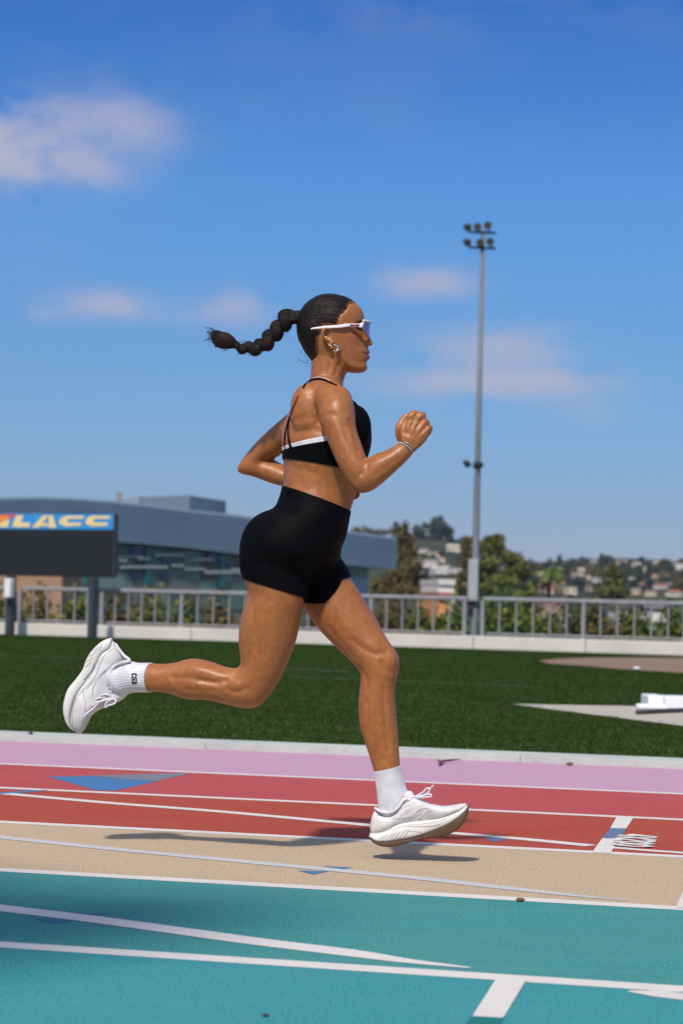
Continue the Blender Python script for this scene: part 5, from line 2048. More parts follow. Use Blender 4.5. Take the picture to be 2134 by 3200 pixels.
def skin():
    m, t, b = new_mat('tanned_skin')
    v = coords(t)
    big, mid, pore = noise_tex(t, v, 9, 4, .6), noise_tex(t, v, 70, 3, .6), noise_tex(t, v, 420, 3, .7)
    base, warm, pale = (0.335, 0.128, 0.036), (0.285, 0.094, 0.026), (0.430, 0.190, 0.064)
    c = mix_color(t, remap(t, big, .35, .65), warm, base)
    c = mix_color(t, remap(t, mid, .38, .68, 0, .6), c, pale)
    c = mix_color(t, remap(t, pore, .35, .66, 0, .6), c, warm)

    def att(n):
        a = t.nodes.new('ShaderNodeAttribute')
        a.attribute_name = n
        return a.outputs['Fac']
    c = mix_color(t, math_node(t, 'MULTIPLY', att('blush'), .55), c, (0.34, 0.105, 0.07))
    c = mix_color(t, math_node(t, 'MULTIPLY', att('lip'), .85), c, (0.250, 0.062, 0.052))
    c = mix_color(t, math_node(t, 'MULTIPLY', att('nail'), .85), c, (0.62, 0.30, 0.33))
    c = mix_color(t, math_node(t, 'MULTIPLY', att('brow'), .8), c, (0.035, 0.02, 0.014))
    t.links.new(c, b.inputs['Base Color'])
    r = remap(t, mid, .3, .7, .33, .47)
    t.links.new(r, b.inputs['Roughness'])
    b.inputs['Specular IOR Level'].default_value = .46
    b.inputs['Subsurface Weight'].default_value = .12
    b.inputs['Subsurface Radius'].default_value = (.012, .004, .002)
    b.inputs['Subsurface Scale'].default_value = .6
    h = math_node(t, 'ADD', math_node(t, 'MULTIPLY', pore, .8), math_node(t, 'MULTIPLY', mid, 1.0))
    bump(t, b, h, .0010, .55)
    return m


me_b.materials.clear()
me_b.materials.append(skin())
me_b.vertices.foreach_set('co', BV.ravel())
me_b.update()
me_b.shade_smooth()
me_b.name = 'person'
person = link('person', me_b)
tag(person, 'woman running to the right in black sports bra and shorts with white running shoes', 'person')
# ---------------------------------------------------------------- clothing cut from the body's own surface
PF = np.array([tuple(p.vertices) if len(p.vertices) == 4 else (*p.vertices, p.vertices[2]) for p in me_b.polygons], np.int32)
FCN = BV[PF].mean(1)
FPX_, FPY_ = to_px(FCN)


def center_line(st, conv, sub=4):
    rows = []
    for s in st:
        a, b = conv(s[0], s[1]), conv(s[2], s[3])
        A, B = P(*a, s[4]), P(*b, s[4])
        c = (A + B) / 2
        rows.append((c.x, c.y, c.z, ((B - A).length / 2 + s[5]) / 2))
    return catmull(rows, sub)


LINES = {'near_leg': center_line(near_leg, c5), 'far_leg': center_line(far_leg, c5), 'trunk': np.vstack([center_line(pelvis, c3), center_line(torso, c1)]), 'near_arm': center_line(near_arm, c1), 'far_arm': center_line(far_arm, c1)}
keys = list(LINES)


def classify(X):
    best = np.full(len(X), 1e9)
    lab = np.zeros(len(X), int)
    for i, k in enumerate(keys):
        L = LINES[k]
        d = np.full(len(X), 1e9)
        for q in L:
            d = np.minimum(d, np.linalg.norm(X - q[:3], axis=1) / q[3])
        m = d < best
        best[m], lab[m] = d[m], i
    return lab


def plane(conv, p, q, Y=Y0, lean=0.0):
    """plane through two pixels, containing the viewing depth; positive side is above the line"""
    a, b = P(*conv(*p), Y), P(*conv(*q), Y)
    d = (b - a)
    n = d.cross(Vector((0, 1, lean))).normalized()
    if n.z < 0:
        n = -n
    return a, n


def side(X, pl):
    return (X - np.array(pl[0])) @ np.array(pl[1])


def garment(name, sel, planes, keep, off, mat, parent, displace=None, smooth_it=0):
    """copy the selected faces, cut them along the planes, keep some, lift them off the skin, close the rims"""
    idx = np.where(sel)[0]
    used = np.unique(PF[idx])
    remap_ = np.full(nv, -1)
    remap_[used] = np.arange(len(used))
    bm = bmesh.new()
    vs = [bm.verts.new(BV[i]) for i in used]
    for f in PF[idx]:
        q = list(dict.fromkeys(remap_[f]))
        try:
            bm.faces.new([vs[i] for i in q])
        except ValueError:
            pass
    for pl in planes:
        bmesh.ops.bisect_plane(bm, geom=bm.verts[:] + bm.edges[:] + bm.faces[:], plane_co=pl[0], plane_no=pl[1], dist=1e-6)
    cs = np.array([f.calc_center_median() for f in bm.faces])
    k = keep(cs)
    bm.faces.ensure_lookup_table()
    bmesh.ops.delete(bm, geom=[f for f, kk in zip(bm.faces[:], k) if not kk], context='FACES')
    bm.normal_update()
    for _ in range(smooth_it):
        inner = [v for v in bm.verts if not v.is_boundary]
        bmesh.ops.smooth_vert(bm, verts=inner, factor=.5, use_axis_x=True, use_axis_y=True, use_axis_z=True)
    bm.normal_update()
    co = np.array([v.co for v in bm.verts])
    nn = np.array([v.normal for v in bm.verts])
    o_ = np.full(len(co), off)
    if displace is not None:
        o_ = o_ + displace(co)
    for v, c_, n_, d_ in zip(bm.verts, co, nn, o_):
        v.co = Vector(c_ + n_ * d_)
    be = [e for e in bm.edges if e.is_boundary]
    nrm = {v: v.normal.copy() for e in be for v in e.verts}
    r = bmesh.ops.extrude_edge_only(bm, edges=be)
    newv = [g for g in r['geom'] if isinstance(g, bmesh.types.BMVert)]
    kd = {}
    for v in newv:
        for e in v.link_edges:
            w = e.other_vert(v)
            if w in nrm:
                v.co = v.co - nrm[w] * (off + .0035)
                break
    return from_bm(name, bm, mat, parent, True)


def cloth_mat(name, col, rough, weave=2600, sheen=.15, bd=.0003):
    m, t, b = new_mat(name)
    v = coords(t)
    n1 = noise_tex(t, v, 25, 4, .6)
    n2 = noise_tex(t, v, weave, 2, .6)
    c = mix_color(t, remap(t, n1, .35, .65), [x * .85 for x in col], [min(1, x * 1.12) for x in col])
    c = mix_color(t, remap(t, n2, .4, .7, 0, .25), c, [x * .7 for x in col])
    t.links.new(c, b.inputs['Base Color'])
    b.inputs['Roughness'].default_value = rough
    b.inputs['Specular IOR Level'].default_value = .25
    b.inputs['Sheen Weight'].default_value = sheen
    b.inputs['Sheen Roughness'].default_value = .4
    bump(t, b, n2, bd, .5)
    return m


M_black = cloth_mat('black_jersey', (0.0028, 0.0029, 0.0038), .6, sheen=.0)
M_black.node_tree.nodes['Principled BSDF'].inputs['Specular IOR Level'].default_value = .045
M_wht = cloth_mat('white_jersey', (0.68, 0.68, 0.72), .8)
M_sock = cloth_mat('white_rib_knit', (0.59, 0.60, 0.65), .9, 1500, bd=.0006)

lab = classify(FCN)
iN, iF, iT, iA, iB = range(5)

pl_w = plane(c3, (578, 122), (1238, 372))
pl_n = plane(c3, (188, 1030), (805, 1226), 6.6907)
pl_f = plane(c3, (1228, 1014), (830, 1160), 6.7854)
box_s = (FPX_ > 730) & (FPX_ < 1110) & (FPY_ > 1505) & (FPY_ < 1885) & (lab != iB) & (lab != iA)


def wr(conv, p, q, w, mm, cols=None):
    """a soft fold in cloth from pixel p to pixel q"""
    a, b = hit(*conv(*p))[0], hit(*conv(*q))[0]
    if a is None or b is None:
        return None
    return np.array(a), np.array(b), w, mm


folds = [wr(c3, (545, 250), (760, 265), .006, .9), wr(c3, (520, 330), (720, 350), .007, 1.1), wr(c3, (500, 368), (700, 480), .006, -1.2), wr(c3, (560, 420), (960, 640), .008, 1.5), wr(c3, (600, 480), (940, 690), .007, -1.2), wr(c3, (680, 430), (1000, 590), .008, 1.3),
         wr(c3, (570, 920), (800, 1040), .006, 1.0), wr(c3, (680, 880), (810, 1000), .006, .8), wr(c3, (740, 840), (820, 900), .006, .8), wr(c3, (840, 1120), (1000, 960), .008, 1.0), wr(c3, (980, 980), (1110, 880), .007, .8), wr(c3, (300, 1020), (560, 1090), .004, .5)]
folds = [f for f in folds if f]


def fold_disp(fl):
    def fn(X):
        d = np.zeros(len(X))
        for a, b, w, mm in fl:
            ab = b - a
            t = np.clip(((X - a) @ ab) / (ab @ ab), 0, 1)
            r = np.linalg.norm(X - a - ab * t[:, None], axis=1)
            d += 1.8 * mm * .001 * np.exp(-(r / w) ** 2) * np.sin(np.pi * np.clip(t, .05, .95)) ** .5
        return d
    return fn


def keep_shorts(C):
    lb_ = classify(C)
    k = side(C, pl_w) < 0
    k &= ~((lb_ == iN) & (side(C, pl_n) < 0))
    k &= ~((lb_ == iF) & (side(C, pl_f) < 0))
    return k


garment('shorts', box_s, [pl_w, pl_n, pl_f], keep_shorts, .0028, M_black, person, fold_disp(folds), 6)

pl_bot = plane(c1, (557, 1086), (910, 1156))
pl_blk = plane(c1, (568, 1033), (830, 997))
pl_wht = plane(c1, (572, 1012), (820, 967))
pl_neck = plane(c1, (930, 738), (1000, 748))
pa, pn = plane(c1, (962, 750), (850, 1010))
pl_arm = (pa, pn if pn.x > 0 else -pn)
box_b = (FPX_ > 860) & (FPX_ < 1170) & (FPY_ > 1235) & (FPY_ < 1480) & (lab == iT)


def keep_bra(top):
    def fn(C):
        k = side(C, pl_bot) > 0
        return k & ((side(C, top) < 0) | ((side(C, pl_arm) > 0) & (side(C, pl_neck) < 0)))
    return fn


bfold = [wr(c1, (640, 1045), (860, 1080), .004, .7), wr(c1, (620, 1075), (850, 1120), .005, .7), wr(c1, (700, 1030), (840, 1040), .004, .6)]
bfold = [f for f in bfold if f]
garment('sports_bra', box_b, [pl_bot, pl_blk, pl_arm, pl_neck], keep_bra(pl_blk), .0030, M_black, person, fold_disp(bfold), 3)
garment('white_underlayer', box_b, [pl_bot, pl_wht, pl_arm, pl_neck], lambda C: keep_bra(pl_wht)(C) & (side(C, pl_blk) > -.012), .0014, M_wht, person, None, 2)


def flat_strap(name, conv, pts, mat, parent, lift=.0012, thick=.0012, tree=None):
    """a thin band lying on the surface; pts = (x, y, width) in pixels of conv"""
    D = catmull(pts, 5)
    s = conv(1, 0)[0] - conv(0, 0)[0]
    rings = []
    cen, nor, wid = [], [], []
    for x, y, w in D:
        h, n_ = hit(*conv(x, y), tree=tree)
        if h is None:
            continue
        cen.append(h)
        nor.append(n_)
        wid.append(max(.0008, w * s * h.y / FPX / 2))
    if len(cen) < 3:
        return None
    cs = np.array(cen)
    ns = np.array(nor)
    for _ in range(2):
        cs[1:-1] = (cs[:-2] + 2 * cs[1:-1] + cs[2:]) / 4
        ns[1:-1] = (ns[:-2] + 2 * ns[1:-1] + ns[2:]) / 4
    for i in range(len(cs)):
        t = Vector(cs[min(i + 1, len(cs) - 1)] - cs[max(i - 1, 0)]).normalized()
        n_ = Vector(ns[i]).normalized()
        sd = t.cross(n_).normalized()
        rings.append((Vector(cs[i]) + n_ * lift, sd * wid[i], n_ * thick))
    V, Fc = ring_mesh(rings, 10, 3.5, (.2, .2))
    return mesh_np(name, V, Fc, mat, parent, True)


flat_strap('strap', c9, [(392, 372, 30), (430, 312, 38), (480, 268, 44), (540, 242, 46), (620, 232, 46), (700, 240, 46), (770, 264, 44), (850, 303, 34), (925, 332, 14)], M_black, person, .0020, .0014)
flat_strap('strap_edge', c9, [(560, 214, 12), (620, 205, 12), (700, 210, 13), (760, 232, 13), (805, 260, 10)], M_wht, person, .0016, .0010)
flat_strap('strap', c9, [(212, 1335, 105), (186, 1240, 62), (166, 1120, 38), (164, 1000, 27), (178, 890, 26), (206, 770, 20), (238, 680, 13), (275, 600, 11), (318, 490, 9)], M_black, person, .0020, .0014)
flat_strap('strap', c9, [(118, 1345, 16), (104, 1240, 30), (112, 1120, 44), (135, 1010, 40), (160, 900, 28), (186, 820, 18)], M_black, person, .0020, .0014)


# ---------------------------------------------------------------- socks
def sock(st, conv, ribs=34):
    rows = []
    for s in st:
        a, b = conv(s[0], s[1]), conv(s[2], s[3])
        rows.append((*a, *b, s[4], s[5]))
    D = catmull(rows, 6)
    n = ribs * 5
    cs = [((P(r[0], r[1], r[4]) + P(r[2], r[3], r[4])) / 2) for r in D]
    V, Fc = [], []
    m = len(D)
    for i, r in enumerate(D):
        A, B = P(r[0], r[1], r[4]), P(r[2], r[3], r[4])
        ax = (cs[min(i + 1, m - 1)] - cs[max(i - 1, 0)]).normalized()
        e = (B - A) / 2
        y = Vector((0, 1, 0))
        y = (y - ax * ax.y * 1.6).normalized() * r[5]
        for k in range(n):
            th = 2 * math.pi * k / n
            w = 1 + .010 * math.cos(th * ribs) - (.012 if i == 0 else 0)
            V.append(cs[i] + (e * se(math.cos(th), 2.1) + y * se(math.sin(th), 2.1)) * w)
    for i in range(m - 1):
        for k in range(n):
            a, b = i * n + k, i * n + (k + 1) % n
            Fc.append((a, b, b + n, a + n))
    # turned-in cuff
    o = len(V)
    for k in range(n):
        V.append(cs[0] + (V[k] - cs[0]) * .90 + (cs[1] - cs[0]) * .2)
    for k in range(n):
        Fc.append((k, o + k, o + (k + 1) % n, (k + 1) % n))
    return V, Fc


ysn = YN(400)
ns_st = [(a, b, c_, d, YN(c6((a + c_) / 2, 0)[0]) + k, hd) for a, b, c_, d, k, hd in ((922, 381, 908, 671, 0, .0415), (880, 381, 868, 670, 0, .0405), (830, 382, 822, 669, .001, .040), (780, 380, 776, 670, .003, .040), (730, 372, 716, 678, .006, .040), (680, 370, 672, 692, .009, .0395), (620, 386, 610, 692, .012, .038), (560, 400, 560, 660, .014, .037))]
V, Fc = sock(ns_st, c6)
near_sock = mesh_np('sock', V, Fc, M_sock, person, True)
ysf = YF(1215)
fs_st = [(266, 318, 600, 238, ysf, .0405), (275, 380, 612, 300, ysf, .0395), (287, 450, 628, 375, ysf, .0390), (298, 530, 646, 455, ysf, .0385), (310, 620, 668, 530, ysf, .0385), (318, 700, 690, 610, ysf, .038), (322, 770, 700, 690, ysf, .037), (330, 830, 690, 760, ysf, .036), (370, 870, 640, 820, ysf, .034)]
V, Fc = sock(fs_st, c7)
far_sock = mesh_np('sock', V, Fc, M_sock, person, True)


def tree_of(o):
    return BVHTree.FromPolygons([v.co.copy() for v in o.data.vertices], [tuple(p.vertices) for p in o.data.polygons])


# letters knitted on the rear sock, read with the head tilted to the right
BITS = {'C': ["01110", "11011", "11001", "11000", "11000", "11001", "11011", "01110"], 'S': ["01111", "11001", "11100", "01110", "00111", "10011", "11011", "11110"], 'B': ["11110", "01011", "01011", "01110", "01011", "01011", "01011", "11110"]}
TS = tree_of(near_sock)
bm = bmesh.new()
for li, ch in enumerate('CSB'):
    for r_, row in enumerate(BITS[ch]):
        for q_, bit in enumerate(row):
            if bit == '1':
                y0, y1 = 482 + li * 37 + q_ * 6.7328, 482 + li * 37 + (q_ + 1) * 6.7328 + .3
                x1, x0 = 780 - r_ * 6.6276, 780 - (r_ + 1) * 6.6276 - .3
                vv = []
                for x, y in ((x0, y0), (x1, y0), (x1, y1), (x0, y1)):
                    h, n_ = hit(*c6(x, y), tree=TS)
                    if h is None:
                        break
                    vv.append(h + Vector((0, -.0010, 0)))
                if len(vv) == 4:
                    bm.faces.new([bm.verts.new(v) for v in vv])
from_bm('lettering', bm, cloth_mat('black_yarn', (.012, .012, .014), .9), near_sock)

# ---------------------------------------------------------------- shoes
M_upper = cloth_mat('white_mesh_upper', (0.64, 0.64, 0.645), .85, 1100, bd=.0007)
M_foam = plain('white_foam', (0.70, 0.69, 0.66), .6, .06, 30, bumpd=.0006, bscale=700)
M_foam_old = plain('creased_white_foam', (0.68, 0.66, 0.61), .65, .08, 25, bumpd=.0010, bscale=300)
M_gum = plain('gum_rubber', (0.085, 0.045, 0.022), .55, .25, 60, bumpd=.0015, bscale=420)
M_sole_dk = plain('worn_rubber', (0.33, 0.27, 0.21), .7, .2, 40)
M_seam = cloth_mat('grey_seam', (0.30, 0.31, 0.33), .8)
M_lace = cloth_mat('white_lace', (0.68, 0.66, 0.74), .9, 1800)
M_lining = cloth_mat('grey_lining', (0.33, 0.34, 0.36), .9)
M_eye = plain('eyelet_black', (0.02, 0.02, 0.02), .5, .1)


def shoe(name, conv, st, yc, hds, under, collar, label, tongue):
    """st rows: top, upper/midsole line, foam/outsole line, bottom (all pixel pairs); hds = half widths"""
    up = [(*s[0], *s[1]) for s in st]
    rows = []
    for (ax, ay, bx, by), hd, s in zip(up, hds, st):
        ex, ey = bx + (bx - ax) * .10, by + (by - ay) * .10
        rows.append((ax, ay, ex, ey, yc((conv(ax, ay)[0] + conv(bx, by)[0]) / 2), hd * .93))
    V, Fc = loft(rows, conv, 5, 40, 2.5, (.35, .55))
    u = mesh_np(name, V, Fc, M_upper, person, True)
    mid = []
    for s, hd in zip(st, hds):
        (ax, ay), (bx, by) = s[1], s[2]
        mid.append((ax, ay, bx, by, yc((conv(ax, ay)[0] + conv(bx, by)[0]) / 2), hd * 1.06))
    V, Fc = loft(mid, conv, 5, 44, 3.6, (.5, .35))
    md = mesh_np('midsole', V, Fc, M_foam, u, True)
    if under:
        outs = []
        for s, hd in zip(st, hds):
            (ax, ay), (bx, by) = s[2], s[3]
            outs.append((ax + (ax - bx) * .25, ay + (ay - by) * .25, bx, by, yc((conv(ax, ay)[0] + conv(bx, by)[0]) / 2), hd * 1.05))
        V, Fc = loft(outs, conv, 5, 44, 7.0, (.5, .4))
        mesh_np('outsole', V, Fc, under, u, True)
    # padded collar
    n_, c_, f_ = [], None, []
    for x, y, w in collar:
        px, py = conv(x, y)
        n_.append(P(px, py, yc(px) - w))
        f_.append(P(px, py, yc(px) + w))
    loop = n_ + f_[::-1] + [n_[0]]
    V, Fc = chain(loop, [.0042] * len(loop), 10)
    mesh_np('collar', V, Fc, M_upper, u, True)
    # tongue
    tg = [(ax, ay, bx, by, yc(conv(ax, ay)[0]), .020) for ax, ay, bx, by in tongue]
    V, Fc = loft(tg, conv, 4, 24, 2.6, (.6, .4))
    mesh_np('tongue', V, Fc, M_upper, u, True)
    return u, md


fy = lambda px: YF(px) - .004
f_st = [((292, 790), (246, 1062), (214, 1118), (206, 1134)), ((322, 830), (345, 1050), (290, 1170), (300, 1203)), ((430, 850), (450, 1005), (425, 1176), (425, 1229)), ((530, 800), (560, 950), (560, 1160), (590, 1208)), ((604, 690), (680, 925), (700, 1137), (708, 1170)),
        ((700, 620), (800, 912), (850, 1097), (862, 1130)), ((795, 648), (900, 903), (980, 1050), (1000, 1115)), ((900, 690), (1010, 888), (1090, 1005), (1125, 1090)), ((1010, 722), (1110, 866), (1190, 952), (1240, 1043)), ((1120, 742), (1200, 833), (1280, 887), (1330, 968)),
        ((1230, 732), (1290, 795), (1350, 822), (1390, 888)), ((1325, 714), (1350, 762), (1395, 772), (1421, 800)), ((1385, 708), (1395, 735), (1412, 730), (1423, 738))]
f_hd = [.026, .033, .036, .036, .036, .037, .039, .042, .044, .043, .037, .027, .013]
shoe_f, mid_f = shoe('running_shoe', c7, f_st, fy, f_hd, M_gum, [(290, 772, .012), (320, 790, .024), (370, 814, .030), (450, 822, .033), (520, 799, .034), (580, 737, .033), (622, 676, .030), (655, 648, .022)],
                     'white shoe with gum sole just above the tan lane', [(690, 556, 640, 640), (722, 556, 690, 680), (770, 612, 760, 720), (850, 660, 850, 760), (930, 690, 930, 770)])
ny = lambda px: YN(px) + .018
r_st = [((578, 205), (540, 170), (0, 0), (520, 136)), ((622, 270), (520, 240), (0, 0), (440, 170)), ((665, 335), (452, 292), (0, 0), (350, 252)), ((650, 430), (408, 380), (0, 0), (288, 350)), ((640, 540), (372, 455), (0, 0), (260, 432)), ((640, 640), (322, 540), (0, 0), (222, 492)),
        ((575, 742), (266, 612), (0, 0), (168, 562)), ((475, 800), (215, 684), (0, 0), (112, 632)), ((398, 848), (180, 755), (0, 0), (82, 716)), ((336, 902), (157, 832), (0, 0), (65, 812)), ((297, 975), (143, 905), (0, 0), (74, 902)), ((266, 1035), (143, 985), (0, 0), (105, 990)), ((236, 1062), (172, 1040), (0, 0), (165, 1048))]
r_hd = [.024, .032, .036, .037, .037, .037, .039, .042, .044, .043, .038, .028, .013]
r_st = [(a, b, d, (d[0] - 6, d[1] - 2)) for a, b, c_, d in r_st]
shoe_r, mid_r = shoe('running_shoe', c6, r_st, ny, r_hd, None, [(575, 205, .012), (606, 252, .024), (655, 312, .030), (708, 356, .034), (640, 376, .036), (570, 408, .037), (528, 455, .037), (516, 520, .036), (524, 590, .034), (545, 645, .028)],
                     'white shoe lifted behind', [(690, 690, 560, 612), (640, 742, 545, 650), (570, 772, 500, 690), (480, 812, 440, 740), (400, 850, 370, 780)])
shoe_f['label'] = 'white running shoe with gum sole just above the tan lane'
shoe_r['label'] = 'white running shoe kicked up behind, toe pointing down'


def seam(conv, pts, w, tree, parent, mat=None, name='seam', lift=.0003):
    return flat_strap(name, conv, [(x, y, w) for x, y in pts], mat or M_seam, parent, lift, .0005, tree)


def both_tree(*obs):
    V, Fc = [], []
    for o in obs:
        k = len(V)
        V += [v.co.copy() for v in o.data.vertices]
        Fc += [tuple(i + k for i in p.vertices) for p in o.data.polygons]
    return BVHTree.FromPolygons(V, Fc)


TF = both_tree(shoe_f, mid_f)
TR = both_tree(shoe_r, mid_r)
seam(c7, [(300, 856), (400, 868), (480, 884), (560, 905), (660, 915), (740, 912)], 7, TF, shoe_f)
seam(c7, [(560, 890), (680, 885), (760, 850), (810, 800), (860, 775), (940, 772)], 6, TF, shoe_f)
seam(c7, [(700, 905), (735, 880), (770, 880), (800, 850), (830, 845), (860, 815), (855, 795), (820, 800), (815, 830)], 5, TF, shoe_f, name='emblem')
seam(c7, [(800, 908), (840, 890), (870, 860), (920, 815), (980, 800)], 6, TF, shoe_f)
seam(c7, [(520, 800), (600, 778), (700, 720)], 6, TF, shoe_f)
for i in range(5):
    for j in range(3):
        x, y = 590 + i * 28 + j * 14, 862 - i * 10 - j * 24
        if (i, j) in ((0, 2), (4, 0)):
            continue
        seam(c7, [(x - 3, y + 7), (x, y), (x + 2, y - 7)], 5, TF, shoe_f, M_lining, 'perforation')
for (x0, y0, x1, y1) in ((660, 664, 682, 668), (634, 706, 658, 708)):
    seam(c7, [(x0, y0), ((x0 + x1) / 2, (y0 + y1) / 2), (x1, y1)], 10, TF, shoe_f, M_eye, 'eyelet')
for pts, w in (([(250, 1075), (350, 1066), (440, 1040), (540, 1018)], 8), ([(530, 1020), (620, 990), (700, 985), (790, 990), (980, 985), (1080, 960)], 8), ([(670, 1040), (760, 1052), (850, 1058)], 6), ([(660, 975), (760, 968), (900, 955), (1080, 920), (1200, 870), (1330, 790)], 6)):
    seam(c7, pts, w, TF, mid_f, plain('foam_crease', (.42, .42, .42), .8, .1), 'crease')
for k, x in enumerate((330, 375, 430, 480, 530, 585, 640)):
    seam(c7, [(x, 1150 - k * 4), (x + 22, 1132 - k * 8), (x + 60, 1105 - k * 12)], 6, TF, mid_f, M_seam, 'crease')
for pts, w in (([(620, 240), (540, 250), (470, 300), (420, 390), (390, 480), (330, 570), (260, 640), (200, 710), (160, 800), (148, 900), (150, 985)], 8), ([(640, 322), (560, 370), (480, 440), (400, 520), (340, 580), (285, 640)], 6), ([(650, 335), (570, 385), (490, 455), (420, 515)], 5),
               ([(480, 450), (420, 520), (370, 590), (345, 650), (345, 720)], 6), ([(360, 385), (350, 440), (310, 490), (260, 545)], 12), ([(250, 640), (258, 700), (275, 760), (270, 850)], 5)):
    seam(c6, pts, w, TR, shoe_r, None)
for pts in ([(330, 270), (350, 262), (375, 240)], [(305, 320), (335, 305), (365, 280)], [(285, 370), (315, 350), (345, 330)], [(275, 420), (300, 400), (330, 372)], [(440, 190), (420, 230), (405, 260)], [(400, 215), (385, 250), (372, 280)]):
    seam(c6, pts, 6, TR, mid_r, M_seam, 'crease')
for (x, y) in ((490, 605), (508, 636)):
    seam(c6, [(x - 6, y + 4), (x, y), (x + 6, y - 4)], 9, TR, shoe_r, M_eye, 'eyelet')
# collar lining edge, seen dark around the rear sock
seam_pts = [(706, 360), (640, 378), (572, 408), (532, 455), (518, 520), (526, 590)]


def lace(conv, pts, r, yc, parent, dy=-.010):
    q = []
    for p_ in pts:
        px, py = conv(p_[0], p_[1])
        q.append(P(px, py, yc(px) + (p_[2] if len(p_) > 2 else dy)))
    V, Fc = chain(q, [r] * len(q), 8)
    return mesh_np('lace', V, Fc, M_lace, parent, True)


for pts in ([(770, 625, -.02), (820, 600, -.02), (870, 570, -.022), (905, 530, -.024), (935, 520, -.026), (948, 540, -.026), (930, 575, -.024), (880, 610, -.02), (800, 632, -.02)], [(780, 630, -.02), (850, 625, -.024), (920, 598, -.028), (962, 598, -.03), (965, 622, -.03), (900, 632, -.026), (800, 640, -.02)],
            [(780, 628, -.02), (860, 600, -.018), (930, 560, -.014), (962, 520, -.012), (994, 490, -.012)], [(770, 625, -.01), (740, 628, -.022), (700, 640, -.030), (660, 660, -.034)], [(770, 660, -.02), (720, 655, -.028), (690, 668, -.033)],
            [(860, 690, .01), (800, 690, -.02), (760, 720, -.034)], [(930, 716, .01), (880, 714, -.02), (845, 735, -.036)], [(990, 735, .01), (950, 728, -.02), (900, 755, -.037)], [(850, 672, .0), (790, 660, -.02), (740, 690, -.033)]):
    lace(c7, pts, .0022, fy, shoe_f)
for pts in ([(545, 730, -.03), (480, 735, -.034), (420, 760, -.038), (350, 830, -.042), (300, 870, -.044), (262, 903, -.046)], [(545, 730, -.03), (575, 750, -.028), (560, 780, -.03), (500, 800, -.034), (470, 818, -.034), (480, 770, -.036), (540, 735, -.03)], [(545, 728, -.03), (470, 745, -.036), (400, 770, -.040), (340, 800, -.042)],
            [(520, 700, -.032), (470, 690, -.038), (430, 700, -.040)], [(470, 720, -.034), (410, 725, -.041), (380, 740, -.042)], [(430, 760, -.035), (370, 765, -.042), (335, 790, -.043)]):
    lace(c6, pts, .0023, ny, shoe_r)

# ---------------------------------------------------------------- hair
M_tie = cloth_mat('black_elastic', (.010, .011, .014), .8)


def hair_mat(name, c0, c1, rough=.36):
    m, t, b = new_mat(name)
    a = t.nodes.new('ShaderNodeAttribute')
    a.attribute_name = 'strand'
    n1 = noise_tex(t, a.outputs['Vector'], 38, 3, .6)
    n2 = noise_tex(t, a.outputs['Vector'], 130, 2, .6)
    s = math_node(t, 'ADD', math_node(t, 'MULTIPLY', n1, .6), math_node(t, 'MULTIPLY', n2, .4))
    t.links.new(mix_color(t, remap(t, s, .38, .66), c0, c1), b.inputs['Base Color'])
    t.links.new(remap(t, n2, .3, .7, rough - .08, rough + .14), b.inputs['Roughness'])
    b.inputs['Specular IOR Level'].default_value = .18
    bump(t, b, s, .0020, 1.0)
    return m


M_cap = hair_mat('dark_brown_hair_cap', (0.0028, 0.0020, 0.0018), (0.013, 0.008, 0.006))
_t = M_cap.node_tree
_b = _t.nodes['Principled BSDF']
_a = _t.nodes.new('ShaderNodeAttribute')
_a.attribute_name = 'cover'
_s = _t.nodes.new('ShaderNodeAttribute')
_s.attribute_name = 'strand'
_n = noise_tex(_t, _s.outputs['Vector'], 75, 2, .6)
_f = remap(_t, math_node(_t, 'ADD', _a.outputs['Fac'], math_node(_t, 'MULTIPLY', math_node(_t, 'SUBTRACT', _n, .5), 1.5)), .42, .78)
_src = _b.inputs['Base Color'].links[0].from_socket
_t.links.new(mix_color(_t, _f, (0.30, 0.115, 0.036), _src), _b.inputs['Base Color'])
M_hair = hair_mat('dark_brown_hair', (0.0028, 0.0020, 0.0018), (0.013, 0.008, 0.006))
M_hair2 = hair_mat('brown_hair_ends', (0.006, 0.0035, 0.003), (0.034, 0.016, 0.010), .42)


def set_strand(o, vec):
    at = o.data.attributes.new('strand', 'FLOAT_VECTOR', 'POINT')
    at.data.foreach_set('vector', np.asarray(vec, np.float32).ravel())


TIE = np.array(P(*c2(185, 565), HEAD_Y))
rows_c = np.linspace(203, 1360, 150)
nh = 200
CG, CC = head_grid(rows_c, nh, False)
CN = normals_grid(CG)
rowm = np.repeat(rows_c[:, None], nh, 1)
cm = np.clip((poly_sd(CC, rowm, HAIR_POLY) + 10) / 40, 0, 1)
cm = cm * cm * (3 - 2 * cm)
dirs = CG - TIE
dirs /= np.linalg.norm(dirs, axis=2)[..., None] + 1e-9
ang_ = np.arctan2(dirs[..., 2], dirs[..., 0])
lat_ = (CG[..., 1] - HEAD_Y)
dirs = np.stack([np.cos(ang_), np.sin(ang_), lat_ * 1.6], 2)
ridge = np.array([[mnoise.noise(Vector(dirs[i, k] * 30)) + .6 * mnoise.noise(Vector(dirs[i, k] * 70)) for k in range(nh)] for i in range(len(rows_c))])
fine = np.array([[mnoise.noise(Vector(dirs[i, k] * 55)) for k in range(nh)] for i in range(len(rows_c))])
cm2 = np.clip(cm + (fine * .35) * (cm > .02) * (cm < .98), 0, 1)
CGo = CG + CN * (-.0065 + cm2 * (.0065 + ridge * .0004))[..., None]
V = [Vector(v) for v in CGo.reshape(-1, 3)]
Fc = []
